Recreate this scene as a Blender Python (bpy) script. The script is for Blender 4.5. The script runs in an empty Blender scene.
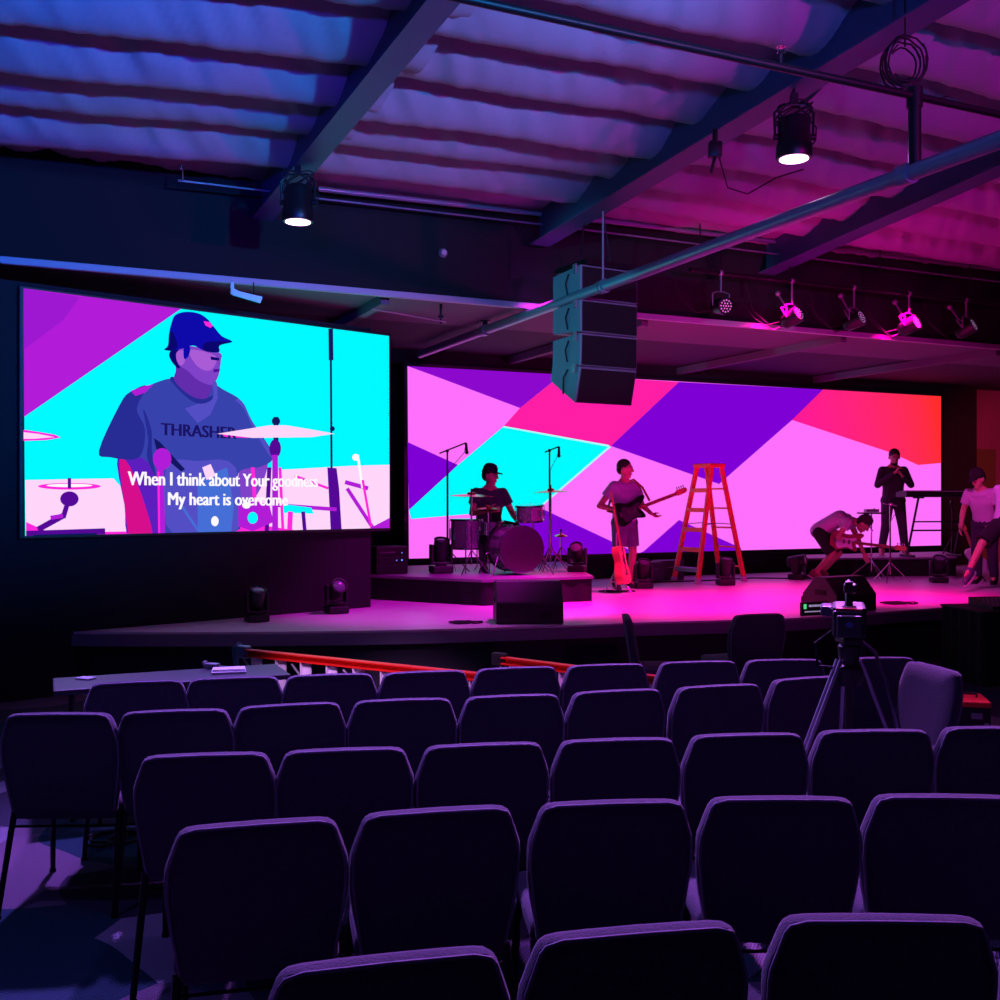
import bpy, bmesh, math, random
from mathutils import Vector as V, Matrix as M, noise
random.seed(7)
PI = math.pi
R = math.radians
F = 1025.0; EYE = 1.78
SC = bpy.context.scene; COL = SC.collection

def P(px, py, d):                       # a place in the room read off the photograph at a known distance
    return V(((px-500)/F*d, d, EYE+(500-py)/F*d))
def srgb(c):
    return tuple(((x/255)/12.92 if x/255 <= .04045 else ((x/255+.055)/1.055)**2.4) for x in c)+(1,)

# ------------------------------------------------------------ materials
MATS = {}
def mat(name, col, rough=.6, metal=0, bump=0, bscale=60, var=0, vscale=8, emit=0, spec=.5, sheen=0):
    if name in MATS: return MATS[name]
    m = bpy.data.materials.new(name); m.use_nodes = True
    nt = m.node_tree; b = nt.nodes['Principled BSDF']
    c = srgb(col)
    b.inputs['Base Color'].default_value = c
    b.inputs['Roughness'].default_value = rough; b.inputs['Metallic'].default_value = metal
    b.inputs['Specular IOR Level'].default_value = spec
    if sheen: b.inputs['Sheen Weight'].default_value = sheen
    if emit:
        b.inputs['Emission Color'].default_value = c; b.inputs['Emission Strength'].default_value = emit
        b.inputs['Base Color'].default_value = (0, 0, 0, 1); b.inputs['Specular IOR Level'].default_value = 0
    if bump or var:
        tc = nt.nodes.new('ShaderNodeTexCoord')
    if var:
        n = nt.nodes.new('ShaderNodeTexNoise'); n.inputs['Scale'].default_value = vscale; n.inputs['Detail'].default_value = 4
        nt.links.new(tc.outputs['Object'], n.inputs['Vector'])
        r = nt.nodes.new('ShaderNodeValToRGB')
        r.color_ramp.elements[0].position = .3; r.color_ramp.elements[1].position = .7
        r.color_ramp.elements[0].color = tuple(x*(1-var) for x in c[:3])+(1,)
        r.color_ramp.elements[1].color = tuple(min(1, x*(1+var)) for x in c[:3])+(1,)
        nt.links.new(n.outputs['Fac'], r.inputs['Fac']); nt.links.new(r.outputs['Color'], b.inputs['Base Color'])
    if bump:
        n2 = nt.nodes.new('ShaderNodeTexNoise'); n2.inputs['Scale'].default_value = bscale; n2.inputs['Detail'].default_value = 3
        nt.links.new(tc.outputs['Object'], n2.inputs['Vector'])
        bp = nt.nodes.new('ShaderNodeBump'); bp.inputs['Strength'].default_value = bump; bp.inputs['Distance'].default_value = .01
        nt.links.new(n2.outputs['Fac'], bp.inputs['Height']); nt.links.new(bp.outputs['Normal'], b.inputs['Normal'])
    MATS[name] = m
    return m
def emis(name, col, s=1.0):
    if name in MATS: return MATS[name]
    m = bpy.data.materials.new(name); m.use_nodes = True; nt = m.node_tree; nt.nodes.clear()
    o = nt.nodes.new('ShaderNodeOutputMaterial'); e = nt.nodes.new('ShaderNodeEmission')
    e.inputs['Color'].default_value = srgb(col); e.inputs['Strength'].default_value = s
    nt.links.new(e.outputs[0], o.inputs[0]); MATS[name] = m
    return m
def emis_grad(name, c0, c1, p0, p1, s=1.0):   # screen content whose own colour runs from one place to another
    m = bpy.data.materials.new(name); m.use_nodes = True; nt = m.node_tree; nt.nodes.clear()
    o = nt.nodes.new('ShaderNodeOutputMaterial'); e = nt.nodes.new('ShaderNodeEmission')
    tc = nt.nodes.new('ShaderNodeTexCoord'); d = p1-p0
    sub = nt.nodes.new('ShaderNodeVectorMath'); sub.operation = 'SUBTRACT'; sub.inputs[1].default_value = p0
    dot = nt.nodes.new('ShaderNodeVectorMath'); dot.operation = 'DOT_PRODUCT'; dot.inputs[1].default_value = d/d.length_squared
    r = nt.nodes.new('ShaderNodeValToRGB'); r.color_ramp.elements[0].color = srgb(c0); r.color_ramp.elements[1].color = srgb(c1)
    nt.links.new(tc.outputs['Object'], sub.inputs[0]); nt.links.new(sub.outputs[0], dot.inputs[0])
    nt.links.new(dot.outputs['Value'], r.inputs['Fac']); nt.links.new(r.outputs['Color'], e.inputs['Color'])
    e.inputs['Strength'].default_value = s; nt.links.new(e.outputs[0], o.inputs[0]); MATS[name] = m
    return m

BLACK = mat('black_plastic', (26, 26, 30), .45, bump=.15, bscale=200)
BLACKM = mat('black_metal', (22, 22, 26), .4, .3, bump=.05, bscale=120)
MATTE = mat('matte_black', (14, 13, 18), .9, bump=.1, bscale=40)
CHROME = mat('chrome', (205, 205, 210), .18, 1, var=.03)
DRAPE = mat('black_cloth', (18, 16, 22), .95, bump=.3, bscale=30)
GREYM = mat('grey_metal', (150, 150, 158), .4, .6, var=.08)
WHITE = mat('white_paint', (225, 225, 225), .5, var=.04)
RUBBER = mat('rubber', (20, 20, 20), .8, bump=.1)

# ------------------------------------------------------------ mesh builder
class MB:
    def __init__(s): s.v = []; s.f = []; s.m = []
    def add(s, vs, fs, mi=0, T=None):
        o = len(s.v)
        s.v += [(T @ V(v) if T else V(v)) for v in vs]
        s.f += [tuple(i+o for i in f) for f in fs]; s.m += [mi]*len(fs)
        return s
    def box(s, c, d, mi=0, T=None, bev=0):
        x, y, z = [k/2 for k in d]; c = V(c)
        if bev:
            bm = bmesh.new(); bmesh.ops.create_cube(bm, size=1)
            for v in bm.verts: v.co = V((v.co.x*2*x, v.co.y*2*y, v.co.z*2*z))
            bmesh.ops.bevel(bm, geom=bm.edges[:], offset=bev, segments=2, affect='EDGES', profile=.5)
            bm.verts.index_update()
            s.add([v.co+c for v in bm.verts], [[v.index for v in f.verts] for f in bm.faces], mi, T); bm.free(); return s
        vs = [c+V((a*x, b*y, e*z)) for a in (-1, 1) for b in (-1, 1) for e in (-1, 1)]
        return s.add(vs, [(0, 1, 3, 2), (4, 6, 7, 5), (0, 4, 5, 1), (2, 3, 7, 6), (0, 2, 6, 4), (1, 5, 7, 3)], mi, T)
    def tube(s, pts, r, mi=0, n=10, T=None, closed=False):
        pts = [V(p) for p in pts]; rs = r if isinstance(r, (list, tuple)) else [r]*len(pts)
        vs = []; fs = []; k = len(pts); up = None
        for i, p in enumerate(pts):
            if closed: t = pts[(i+1) % k]-pts[i-1]
            else: t = pts[min(i+1, k-1)]-pts[max(i-1, 0)]
            if t.length < 1e-9: t = V((0, 0, 1))
            t.normalize()
            if up is None: up = V((0, 0, 1)) if abs(t.z) < .9 else V((1, 0, 0))
            a = t.cross(up)
            if a.length < 1e-4: a = t.cross(V((1, .3, 0)))
            a.normalize(); b = a.cross(t); up = b
            for j in range(n):
                w = 2*PI*j/n; vs.append(p+(a*math.cos(w)+b*math.sin(w))*rs[i])
        for i in range(k if closed else k-1):
            for j in range(n):
                a0 = i*n+j; a1 = i*n+(j+1) % n; i2 = (i+1) % k
                fs.append((a0, a1, i2*n+(j+1) % n, i2*n+j))
        if not closed: fs += [tuple(range(n))[::-1], tuple(range((k-1)*n, k*n))]
        return s.add(vs, fs, mi, T)
    def lathe(s, prof, mi=0, n=24, T=None):          # profile of (radius, z)
        vs = []; fs = []
        for r, z in prof:
            for j in range(n): vs.append((r*math.cos(2*PI*j/n), r*math.sin(2*PI*j/n), z))
        for i in range(len(prof)-1):
            for j in range(n): fs.append((i*n+j, i*n+(j+1) % n, (i+1)*n+(j+1) % n, (i+1)*n+j))
        fs += [tuple(range(n))[::-1], tuple(range((len(prof)-1)*n, len(prof)*n))]
        return s.add(vs, fs, mi, T)
    def prism(s, pts, h, mi=0, T=None, z0=0):        # outline in xy, thickness along z
        n = len(pts); vs = [(x, y, z0) for x, y in pts]+[(x, y, z0+h) for x, y in pts]
        fs = [tuple(range(n))[::-1], tuple(range(n, 2*n))]+[(i, (i+1) % n, n+(i+1) % n, n+i) for i in range(n)]
        return s.add(vs, fs, mi, T)
    def ball(s, c, r, mi=0, n=12, T=None):
        rr = r if isinstance(r, (tuple, list)) else (r, r, r); c = V(c); vs = []; fs = []; m = n//2
        for i in range(1, m):
            for j in range(n):
                a = PI*i/m; w = 2*PI*j/n
                vs.append(c+V((rr[0]*math.sin(a)*math.cos(w), rr[1]*math.sin(a)*math.sin(w), rr[2]*math.cos(a))))
        for i in range(m-2):
            for j in range(n): fs.append((i*n+j, (i+1)*n+j, (i+1)*n+(j+1) % n, i*n+(j+1) % n))
        vs += [c+V((0, 0, rr[2])), c-V((0, 0, rr[2]))]; t = len(vs)-2
        for j in range(n): fs += [(t, j, (j+1) % n), (t+1, (m-2)*n+(j+1) % n, (m-2)*n+j)]
        return s.add(vs, fs, mi, T)
    def cap(s, p0, r0, p1, r1, mi=0, n=12, flat=False, T=None):   # a limb with rounded ends
        p0 = V(p0); p1 = V(p1); d = (p1-p0); L = d.length
        if L < 1e-6: return s.ball(p0, r0, mi, n, T)
        d /= L; pts = []; rs = []
        for a in (80, 55, 30): pts.append(p0-d*r0*math.sin(R(a))); rs.append(r0*math.cos(R(a)))
        pts.append(p0); rs.append(r0)
        pts.append(p1); rs.append(r1)
        if not flat:
            for a in (30, 55, 80): pts.append(p1+d*r1*math.sin(R(a))); rs.append(r1*math.cos(R(a)))
        return s.tube(pts, rs, mi, n, T)
    def build(s, name, mats, parent=None, smooth=False, loc=None, rot=None, mods=()):
        me = bpy.data.meshes.new(name); me.from_pydata([tuple(v) for v in s.v], [], s.f)
        for m in (mats if isinstance(mats, (list, tuple)) else [mats]): me.materials.append(m)
        me.polygons.foreach_set('material_index', s.m)
        me.validate(); me.update()
        bm = bmesh.new(); bm.from_mesh(me); bmesh.ops.recalc_face_normals(bm, faces=bm.faces); bm.to_mesh(me); bm.free()
        o = bpy.data.objects.new(name, me); COL.objects.link(o)
        if smooth:
            me.polygons.foreach_set('use_smooth', [True]*len(me.polygons))
            try: me.set_sharp_from_angle(angle=R(smooth if smooth is not True else 40))
            except Exception: pass
        if parent: o.parent = parent
        if loc is not None: o.location = loc
        if rot is not None: o.rotation_euler = rot
        return o

def thing(name, label, cat, loc=(0, 0, 0), rz=0, group=None):
    o = bpy.data.objects.new(name, None); COL.objects.link(o); o.empty_display_size = .1
    o.location = loc; o.rotation_euler = (0, 0, rz); o['label'] = label; o['category'] = cat
    if group: o['group'] = group
    return o
def tag(o, label, cat, group=None, kind=None):
    o['label'] = label; o['category'] = cat
    if group: o['group'] = group
    if kind: o['kind'] = kind
    return o
def struct(o, label=None):
    o['kind'] = 'structure'
    if label: o['label'] = label
    return o
def dup(root, loc, rz=None, label=None, group=None, rot=None):
    r = root.copy(); COL.objects.link(r); r.location = loc
    if rz is not None: r.rotation_euler = (0, 0, rz)
    if rot is not None: r.rotation_euler = rot
    if label: r['label'] = label
    if group: r['group'] = group
    for ch in list(root.children):
        c = ch.copy(); COL.objects.link(c); c.parent = r
        for g in ch.children:
            d = g.copy(); COL.objects.link(d); d.parent = c
    return r
def frame(o, x, z):                       # matrix at o, local x along x, local z near z
    x = V(x).normalized(); z = V(z); z = (z-x*z.dot(x)).normalized(); y = z.cross(x)
    m = M((x, y, z)).transposed().to_4x4(); m.translation = V(o); return m
ORD = ['first', 'second', 'third', 'fourth', 'fifth', 'sixth', 'seventh', 'eighth', 'ninth', 'tenth']

# ------------------------------------------------------------ camera
cam = bpy.data.cameras.new('camera'); co = bpy.data.objects.new('camera', cam); COL.objects.link(co)
co.location = (0, 0, EYE); co.rotation_euler = (PI/2, 0, 0); cam.sensor_width = 36; cam.lens = 36*F/1000; cam.clip_start = .05
SC.camera = co

U = V((.910, .415, 0)); N = V((-.415, .910, 0))       # along the stage back wall, and away through it

# ------------------------------------------------------------ floor with patterned carpet
def carpet():
    m = bpy.data.materials.new('patterned_carpet'); m.use_nodes = True; nt = m.node_tree; b = nt.nodes['Principled BSDF']
    L = nt.links.new; tc = nt.nodes.new('ShaderNodeTexCoord')
    mp = nt.nodes.new('ShaderNodeMapping'); mp.inputs['Rotation'].default_value = (0, 0, R(24)); L(tc.outputs['Object'], mp.inputs[0])
    n = nt.nodes.new('ShaderNodeTexNoise'); n.inputs['Scale'].default_value = 1.1; n.inputs['Detail'].default_value = 1; L(mp.outputs[0], n.inputs['Vector'])
    mx = nt.nodes.new('ShaderNodeVectorMath'); mx.operation = 'MULTIPLY_ADD'; mx.inputs[1].default_value = (.35, .35, .35)
    L(n.outputs['Color'], mx.inputs[0]); L(mp.outputs[0], mx.inputs[2])
    vo = nt.nodes.new('ShaderNodeTexVoronoi'); vo.inputs['Scale'].default_value = 1.6; L(mx.outputs[0], vo.inputs['Vector'])
    sep = nt.nodes.new('ShaderNodeSeparateColor'); L(vo.outputs['Color'], sep.inputs[0])
    r = nt.nodes.new('ShaderNodeValToRGB'); r.color_ramp.interpolation = 'CONSTANT'
    cols = [(0, (70, 70, 84)), (.25, (120, 100, 120)), (.45, (40, 70, 84)), (.65, (150, 140, 160)), (.85, (58, 50, 72))]
    el = r.color_ramp.elements; el[0].color = srgb(cols[0][1]); el[1].position = .25; el[1].color = srgb(cols[1][1])
    for p, c in cols[2:]:
        e = el.new(p); e.color = srgb(c)
    L(sep.outputs[0], r.inputs['Fac'])
    w = nt.nodes.new('ShaderNodeTexWave'); w.inputs['Scale'].default_value = 26; w.inputs['Distortion'].default_value = 2.5; w.inputs['Detail'].default_value = 2; L(mp.outputs[0], w.inputs['Vector'])
    mix = nt.nodes.new('ShaderNodeMix'); mix.data_type = 'RGBA'; mix.blend_type = 'MULTIPLY'; mix.inputs['Factor'].default_value = .45
    L(r.outputs['Color'], mix.inputs['A']); L(w.outputs['Color'], mix.inputs['B']); L(mix.outputs['Result'], b.inputs['Base Color'])
    bp = nt.nodes.new('ShaderNodeBump'); bp.inputs['Strength'].default_value = .5; bp.inputs['Distance'].default_value = .006; L(w.outputs['Fac'], bp.inputs['Height']); L(bp.outputs[0], b.inputs['Normal'])
    b.inputs['Roughness'].default_value = .95; b.inputs['Specular IOR Level'].default_value = .1
    return m
struct(MB().box((1, 7, -.05), (30, 34, .1)).build('floor', carpet()), 'patterned grey and violet carpet floor')

# ------------------------------------------------------------ stage
ST = .57
edge = [(-6.5, 10.0), (-5.0, 9.55), (-3.8, 9.4), (-2.43, 9.4), (-.93, 9.54), (.6, 9.88), (1.33, 10.1), (2.96, 10.5), (4.12, 11.07), (5.87, 12.04), (8.2, 13.6), (11.5, 16.2)]
def smooth_line(p, n=4):
    out = []
    for i in range(len(p)-1):
        a = V(p[max(i-1, 0)]); b = V(p[i]); c = V(p[i+1]); d = V(p[min(i+2, len(p)-1)])
        for k in range(n):
            t = k/n; out.append(tuple(.5*((2*b)+(c-a)*t+(2*a-5*b+4*c-d)*t*t+(3*b-a-3*c+d)*t**3)))
    out.append(p[-1]); return out
se = smooth_line(edge)
back = [(11.5, 21), (-6.5, 21)]
DECK = mat('stage_deck', (200, 185, 200), .38, bump=.05, bscale=12, var=.05, vscale=3, spec=.4)
LIP = mat('stage_lip', (118, 108, 130), .6, bump=.1)
deck = struct(MB().prism(se+back, .02, z0=ST-.02).build('stage_deck', DECK), 'wide glossy stage deck')
off = [(x+.05, y+.10) for x, y in se]
struct(MB().prism([(x, y-.015) for x, y in se]+back, .105, z0=ST-.13).build('stage_lip', LIP), 'grey lip along the curved stage front')
struct(MB().prism(off+back, ST-.13, z0=0).build('stage_fascia', mat('stage_fascia', (42, 38, 52), .8, bump=.2, bscale=20)), 'dark face under the curved stage lip')

# ------------------------------------------------------------ walls
WALL = mat('dark_wall', (13, 13, 20), .85, bump=.1, bscale=10)
LEDO = V((-1.33, 14.5, 0))
def slab(a, b, z0, z1, th, name, m, lab):        # upright slab from a to b in plan
    a = V(a); b = V(b); d = (b-a); L = d.length; ang = math.atan2(d.y, d.x)
    c = (a+b)/2; o = MB().box((0, 0, (z1-z0)/2), (L, th, z1-z0)).build(name, m, loc=(c.x, c.y, z0), rot=(0, 0, ang))
    return struct(o, lab)
bw0 = LEDO-U*5+N*.55; bw1 = LEDO+U*10.75+N*.55
slab(bw0[:2], bw1[:2], 0, 5.2, .1, 'wall_back', WALL, 'dark wall behind the wide screen')
rc = bw1-N*.0
PINKW = mat('side_wall', (150, 90, 120), .8, bump=.08, bscale=10)
slab(rc[:2], (rc+U*3.5)[:2], 0, 5.2, .1, 'wall_right', PINKW, 'plum side wall right of the wide screen')
slab((rc+U*3.5)[:2], (rc+U*3.5-N*24)[:2], 0, 6.5, .1, 'wall_far_right', WALL, 'dark wall at the right of the hall')
SD = V((1.349, 1.206, 0)).normalized()             # along the left screen
S0 = V((-4.2, 9.03, 0))
slab((S0-SD*6+V((0, .25, 0)))[:2], (V((-1.50, 11.62, 0)))[:2], 0, 3.72, .12, 'wall_left', WALL, 'black wall behind the left screen')
slab((-9.0, 5.4), (-9, -6), 0, 6.5, .1, 'wall_far_left', WALL, 'dark wall at the left of the hall')
slab((-9.0, -6), (13, -6), 0, 6.8, .1, 'wall_rear', WALL, 'dark wall behind the seating')
slab((-9.0, 5.4), (-8.9, 12.5), 0, 6, .1, 'wall_side', WALL, 'dark wall beside the stage')
# header above the stage opening
H0 = V((0, 11, 0))
HDR = mat('header_wall', (8, 8, 13), .9, bump=.1, bscale=8)
slab((H0-U*9.9)[:2], (H0+U*13)[:2], 3.86, 5.6, .12, 'wall_header', HDR, 'dark header wall above the stage opening')
slab((H0-U*9.9-N*.075)[:2], (H0+U*13-N*.075)[:2], 3.84, 3.90, .06, 'trim_1', mat('header_trim', (150, 150, 160), .45, bump=.05), 'pale metal edge along the bottom of the header')
# soffit over the stage, sloping gently to the rear
SOF = mat('soffit', (96, 84, 98), .8, bump=.1, bscale=8)
a = H0-U*9.9+N*.06; b = H0+U*13+N*.06
sm = MB(); pts = [a, b, b+N*1.5, a+N*1.5]
sm.add([V((p.x, p.y, 3.90)) for p in pts]+[V((p.x, p.y, 3.96)) for p in pts], [(0, 1, 2, 3), (4, 7, 6, 5), (0, 4, 5, 1), (1, 5, 6, 2), (2, 6, 7, 3), (3, 7, 4, 0)])
struct(sm.build('ceiling_soffit', SOF), 'pale soffit behind the header')
sm = MB(); pts = [a+N*1.5, b+N*1.5, b+N*6.6, a+N*6.6]
sm.add([V((p.x, p.y, 3.92)) for p in pts]+[V((p.x, p.y, 3.99)) for p in pts], [(0, 1, 2, 3), (4, 7, 6, 5), (0, 4, 5, 1), (1, 5, 6, 2), (2, 6, 7, 3), (3, 7, 4, 0)])
struct(sm.build('ceiling_stage', mat('stage_ceiling', (60, 50, 64), .9, bump=.1, bscale=8)), 'dark flat ceiling over the stage')
for i, s_ in enumerate((-1.25, 1.9, 4.9, 7.7)):      # joists under the soffit
    p = H0+U*s_+N*.12; q = p+N*4.5
    slab(p[:2], q[:2], 3.80, 3.905, .09, 'ceiling_joist', SOF, 'pale joist under the stage soffit')
# pelmet above the wide screen
slab((LEDO+N*.12-U*.5)[:2], (LEDO+N*.12+U*10.9)[:2], 3.72, 3.93, .1, 'trim_2', DRAPE, 'black pelmet above the wide screen')

# ------------------------------------------------------------ roof of draped insulation, purlins and rafters
N2 = V((-.469, .883, 0))
def roofh(p): return EYE+3.177+.077*(9.71-(N2.x*p.x+N2.y*p.y))
def on_roof(px, py, drop=0):
    a, c = (px-500)/F, (500-py)/F
    k = N2.x*a+N2.y
    d = (3.177+.077*9.71-drop)/(c+.077*k); return V((a*d, d, EYE+c*d))
Lb = [((0, 172), (262, 194)), ((0, 118), (282, 144)), ((0, 83), (305, 115)), ((0, 44), (325, 80)), ((0, -6), (365, 40)), ((0, -62), (410, -12))]
Mb = [((285, 181), (560, 210)), ((325, 153), (590, 187)), ((345, 124), (635, 164)), ((375, 94), (680, 139)), ((403, 55), (720, 111)), ((445, 9), (778, 76)), ((470, -46), (850, 40))]
Rb = [((590, 213), (1000, 282)), ((615, 190), (1000, 257)), ((660, 170), (1000, 231)), ((705, 143), (1000, 200)), ((755, 118), (1000, 171)), ((815, 84), (1000, 128)), ((885, 49), (1000, 79)), ((950, 5), (1000, 19))]
def extend(lines, le, re):
    out = []
    for a, b in lines:
        A = on_roof(*a); B = on_roof(*b); d = (B-A).normalized()
        A = A-d*le; B = B+d*re; A.z = roofh(A); B.z = roofh(B); out.append((A, B))
    while len(out) < 15:                      # carry on over the seating behind the viewpoint
        k = [-N2*.68, -N2*.68]
        A = out[-1][0]+k[0]; B = out[-1][1]+k[1]; A = A.copy(); B = B.copy(); A.z = roofh(A); B.z = roofh(B); out.append((A, B))
    return out
bays = [extend(Lb, 5.0, .35), extend(Mb, .35, .3), extend(Rb, .3, 7.0)]
fab = MB()
for bi, lines in enumerate(bays):
    for k in range(len(lines)-1):
        A0, B0 = lines[k]; A1, B1 = lines[k+1]
        L = (B0-A0).length; nu = max(24, int(L*22)); nv = 14
        vs = []; fs = []; sag = .25+.03*math.sin(k*2.3+bi) if k else .10
        for i in range(nu+1):
            u = i/nu
            for j in range(nv+1):
                s = j/nv
                p = A0.lerp(B0, u).lerp(A1.lerp(B1, u), s)
                prof = math.sin(PI*(s**.50))**.85 if 0 < s < 1 else 0
                w = noise.noise(V((p.x*1.1, p.y*1.1, k*3.1)))
                # folds that fan out from the fixings, diagonal across the strip
                dg = (u*L*5.2+s*2.4+bi*5)
                f1 = noise.noise(V((dg, s*.8, k*7.7)))*.085*(s**1.2)
                f2 = noise.noise(V((dg*2.3, s*1.3, k*5.1+9)))*.035
                z = -sag*prof*(1+.10*w)+(f1+f2)*min(1, prof*1.6)*(.25+.75*min(1, s*1.5))
                vs.append(p+V((0, 0, z)))
        for i in range(nu):
            for j in range(nv):
                q = i*(nv+1)+j; fs.append((q, q+1, q+nv+2, q+nv+1))
        fab.add(vs, fs)
FAB = mat('ceiling_insulation', (150, 150, 160), .62, bump=.35, bscale=14, spec=.35)
struct(fab.build('ceiling', FAB, smooth=True), 'draped insulation ceiling in puffy strips')
struct(MB().box((0, 0, 0), (30, 34, .1)).build('ceiling_light_block', MATTE, loc=(1, 3.8, 6.2), rot=(R(-4), 0, R(28))), 'unseen dark sheet added above the insulation to block light')  # unseen sheet added over the strips to block light
PUR = mat('purlin_paint', (46, 44, 58), .6, .2)
for bi, lines in enumerate(bays):
    for A, B in lines[:8]:
        struct(MB().tube([A+V((0, 0, -.02)), B+V((0, 0, -.02))], .022, n=6).build('ceiling_purlin', PUR), 'thin dark purlin between insulation strips')
BEAM = mat('beam_steel', (62, 84, 112), .5, .1, bump=.08, bscale=20)
def rafter(p, q, ext0, ext1, depth, w, lab):
    p = V((p[0], p[1], 0)); q = V((q[0], q[1], 0)); d = (q-p).normalized(); p = p-d*ext0; q = q+d*ext1
    s = d.cross(V((0, 0, 1))); mb = MB()
    def pt(c, o, z): return V((c.x, c.y, roofh(c)+z))+s*o
    def bar(o0, o1, za, zb):
        vs = [pt(c, o, z) for c in (p, q) for o in (o0, o1) for z in (za, zb)]
        mb.add(vs, [(0, 1, 3, 2), (4, 6, 7, 5), (0, 4, 5, 1), (2, 3, 7, 6), (0, 2, 6, 4), (1, 5, 7, 3)])
    bar(-w/2, w/2, -depth-.015, -depth); bar(-.008, .008, -depth, 0); bar(-w/2, w/2, -.02, 0)
    o = mb.build('ceiling_rafter', BEAM); return struct(o, lab)
def on_beam(px, py): return on_roof(px, py, .45)
B1a, B1b = on_beam(400, 52), on_beam(296, 178)
B2a, B2b = on_beam(895, 31), on_beam(590, 214)
B3a, B3b = on_beam(985, 176), on_beam(850, 236)
rafter(B1a, B1b, 6, 1.3, .45, .20, 'steel rafter with violet lit underside left of centre')
rafter(B2a, B2b, 6, 1.0, .45, .24, 'long blue lit steel rafter right of centre')
rafter(B3a, B3b, 6, 1.5, .45, .24, 'steel rafter at the far right')

# ------------------------------------------------------------ screens
def plane_uv(px, py, o, d):
    a = (px-500)/F; c = (500-py)/F                 # meets the upright plane through o along d
    t = (a*o.y-o.x)/(d.x-a*d.y); y = o.y+d.y*t
    return t, EYE+c*y
def led_screen(name, label, o, d, corners, polys, W, thick, th):
    ang = math.atan2(d.y, d.x)
    root = thing(name, label, 'screen', (o.x, o.y, 0), ang, None)
    c = [plane_uv(*q, o, d) for q in corners]
    u0 = (c[0][0]+c[3][0])/2; u1 = (c[1][0]+c[2][0])/2; z1 = (c[0][1]+c[1][1])/2; z0 = (c[2][1]+c[3][1])/2
    MB().box(((u0+u1)/2, thick/2+.012, (z0+z1)/2), (u1-u0+2*th, thick, z1-z0+2*th), bev=.01).build('cabinet', BLACK, root)
    mb = MB(); mats = []
    def P2(q, k):
        u, z = plane_uv(*q, o, d); return (min(max(u, u0), u1), -.0002*k, min(max(z, z0), z1))
    for k, (pts, mt) in enumerate(polys):
        if mt not in mats: mats.append(mt)
        vs = [P2(q, k) for q in pts]
        mb.add(vs, [tuple(range(len(vs)))], mats.index(mt))
    scr = MB(); scr.add([(u0, .01, z0), (u1, .01, z0), (u1, .01, z1), (u0, .01, z1)], [(0, 1, 2, 3)])
    scr.build('panel_backing', MATTE, root)
    me = bpy.data.meshes.new('display'); me.from_pydata([tuple(v) for v in mb.v], [], mb.f)
    for m in mats: me.materials.append(m)
    me.polygons.foreach_set('material_index', mb.m); me.update()
    ob = bpy.data.objects.new('display', me); COL.objects.link(ob); ob.parent = root
    return root, ob
PNK = emis('screen_pink', (255, 112, 252)); PUR1 = emis('screen_purple', (126, 0, 212)); CYN = emis('screen_cyan', (0, 252, 255))
MAG = emis('screen_magenta', (255, 30, 165)); PUR2 = emis('screen_violet', (140, 8, 205)); CLINE = emis('screen_cyan_line', (170, 250, 255))
REDG = emis_grad('screen_red_run', (255, 18, 165), (255, 45, 45), V((6.4, 0, 2.6)), V((10.2, 0, 3.6)))
C_ = [(406, 366), (941, 396), (941, 545), (409, 559)]
polys = [
 ([(406, 366), (941, 396), (941, 546), (409, 559)], PNK),
 ([(406, 366), (560, 374), (555, 380), (520, 408), (432, 375)], PUR2),
 ([(562, 374), (679, 382), (611, 446), (504, 426), (520, 408)], MAG),
 ([(504, 426), (609, 446), (540, 507), (520, 524), (470, 514), (411, 519), (409, 510), (458, 465)], CYN),
 ([(504, 426), (609, 445), (609, 447), (503, 427.4)], CLINE),
 ([(609, 446), (540, 506), (541, 507), (611, 447)], CLINE),
 ([(406, 442), (458, 465), (409, 510)], PUR1),
 ([(530, 503), (632, 551), (632, 560), (490, 560)], PUR1),
 ([(679, 382), (823, 388), (792, 420), (719, 484), (611, 446)], PUR1),
 ([(679, 520), (741, 548), (741, 556), (640, 556), (644, 551)], PUR1),
 ([(823, 388), (941, 396), (941, 463), (918, 465), (892, 453), (792, 420)], REDG)]
led_screen('led_wall', 'wide LED wall of pink, purple, cyan and red shapes across the stage rear', LEDO, U, C_, polys, 10.4, .12, .05)

PW = emis('video_pale_pink', (255, 214, 250)); VP1 = emis('video_purple', (178, 28, 216)); VP2 = emis('video_purple_dark', (158, 24, 210))
SH1 = emis('video_shirt', (56, 66, 172)); SH2 = emis('video_shirt_dark', (38, 44, 148)); SH3 = emis('video_shirt_light', (84, 78, 196))
FC1 = emis('video_face', (128, 66, 200)); FC2 = emis('video_face_light', (170, 92, 214)); CP1 = emis('video_cap', (14, 10, 170)); CP2 = emis('video_cap_dark', (10, 6, 110))
AR1 = emis('video_arm', (92, 30, 190)); AR2 = emis('video_arm_pink', (214, 14, 140)); HOT = emis('video_hot_pink', (255, 40, 220)); DPU = emis('video_deep_purple', (84, 8, 150))
WHT = emis('video_white', (255, 250, 255)); DBL = emis('video_drum_blue', (70, 110, 215)); CY2 = emis('video_cyan', (0, 250, 255)); NAV = emis('video_navy', (18, 22, 96))
def z3(pts): return [(x*.42, 270+y*.42) for x, y in pts]
def ln(x0, y0, x1, y1, w):
    d = V((x1-x0, y1-y0)).normalized(); n = V((-d.y, d.x))*w/2
    return z3([(x0+n.x, y0+n.y), (x1+n.x, y1+n.y), (x1-n.x, y1-n.y), (x0-n.x, y0-n.y)])
def el(cx, cy, a, b, n=24, t=0):
    return z3([(cx+a*math.cos(w)*math.cos(t)-b*math.sin(w)*math.sin(t), cy+a*math.cos(w)*math.sin(t)+b*math.sin(w)*math.cos(t)) for w in [2*PI*i/n for i in range(n)]])
random.seed(3)
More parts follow.
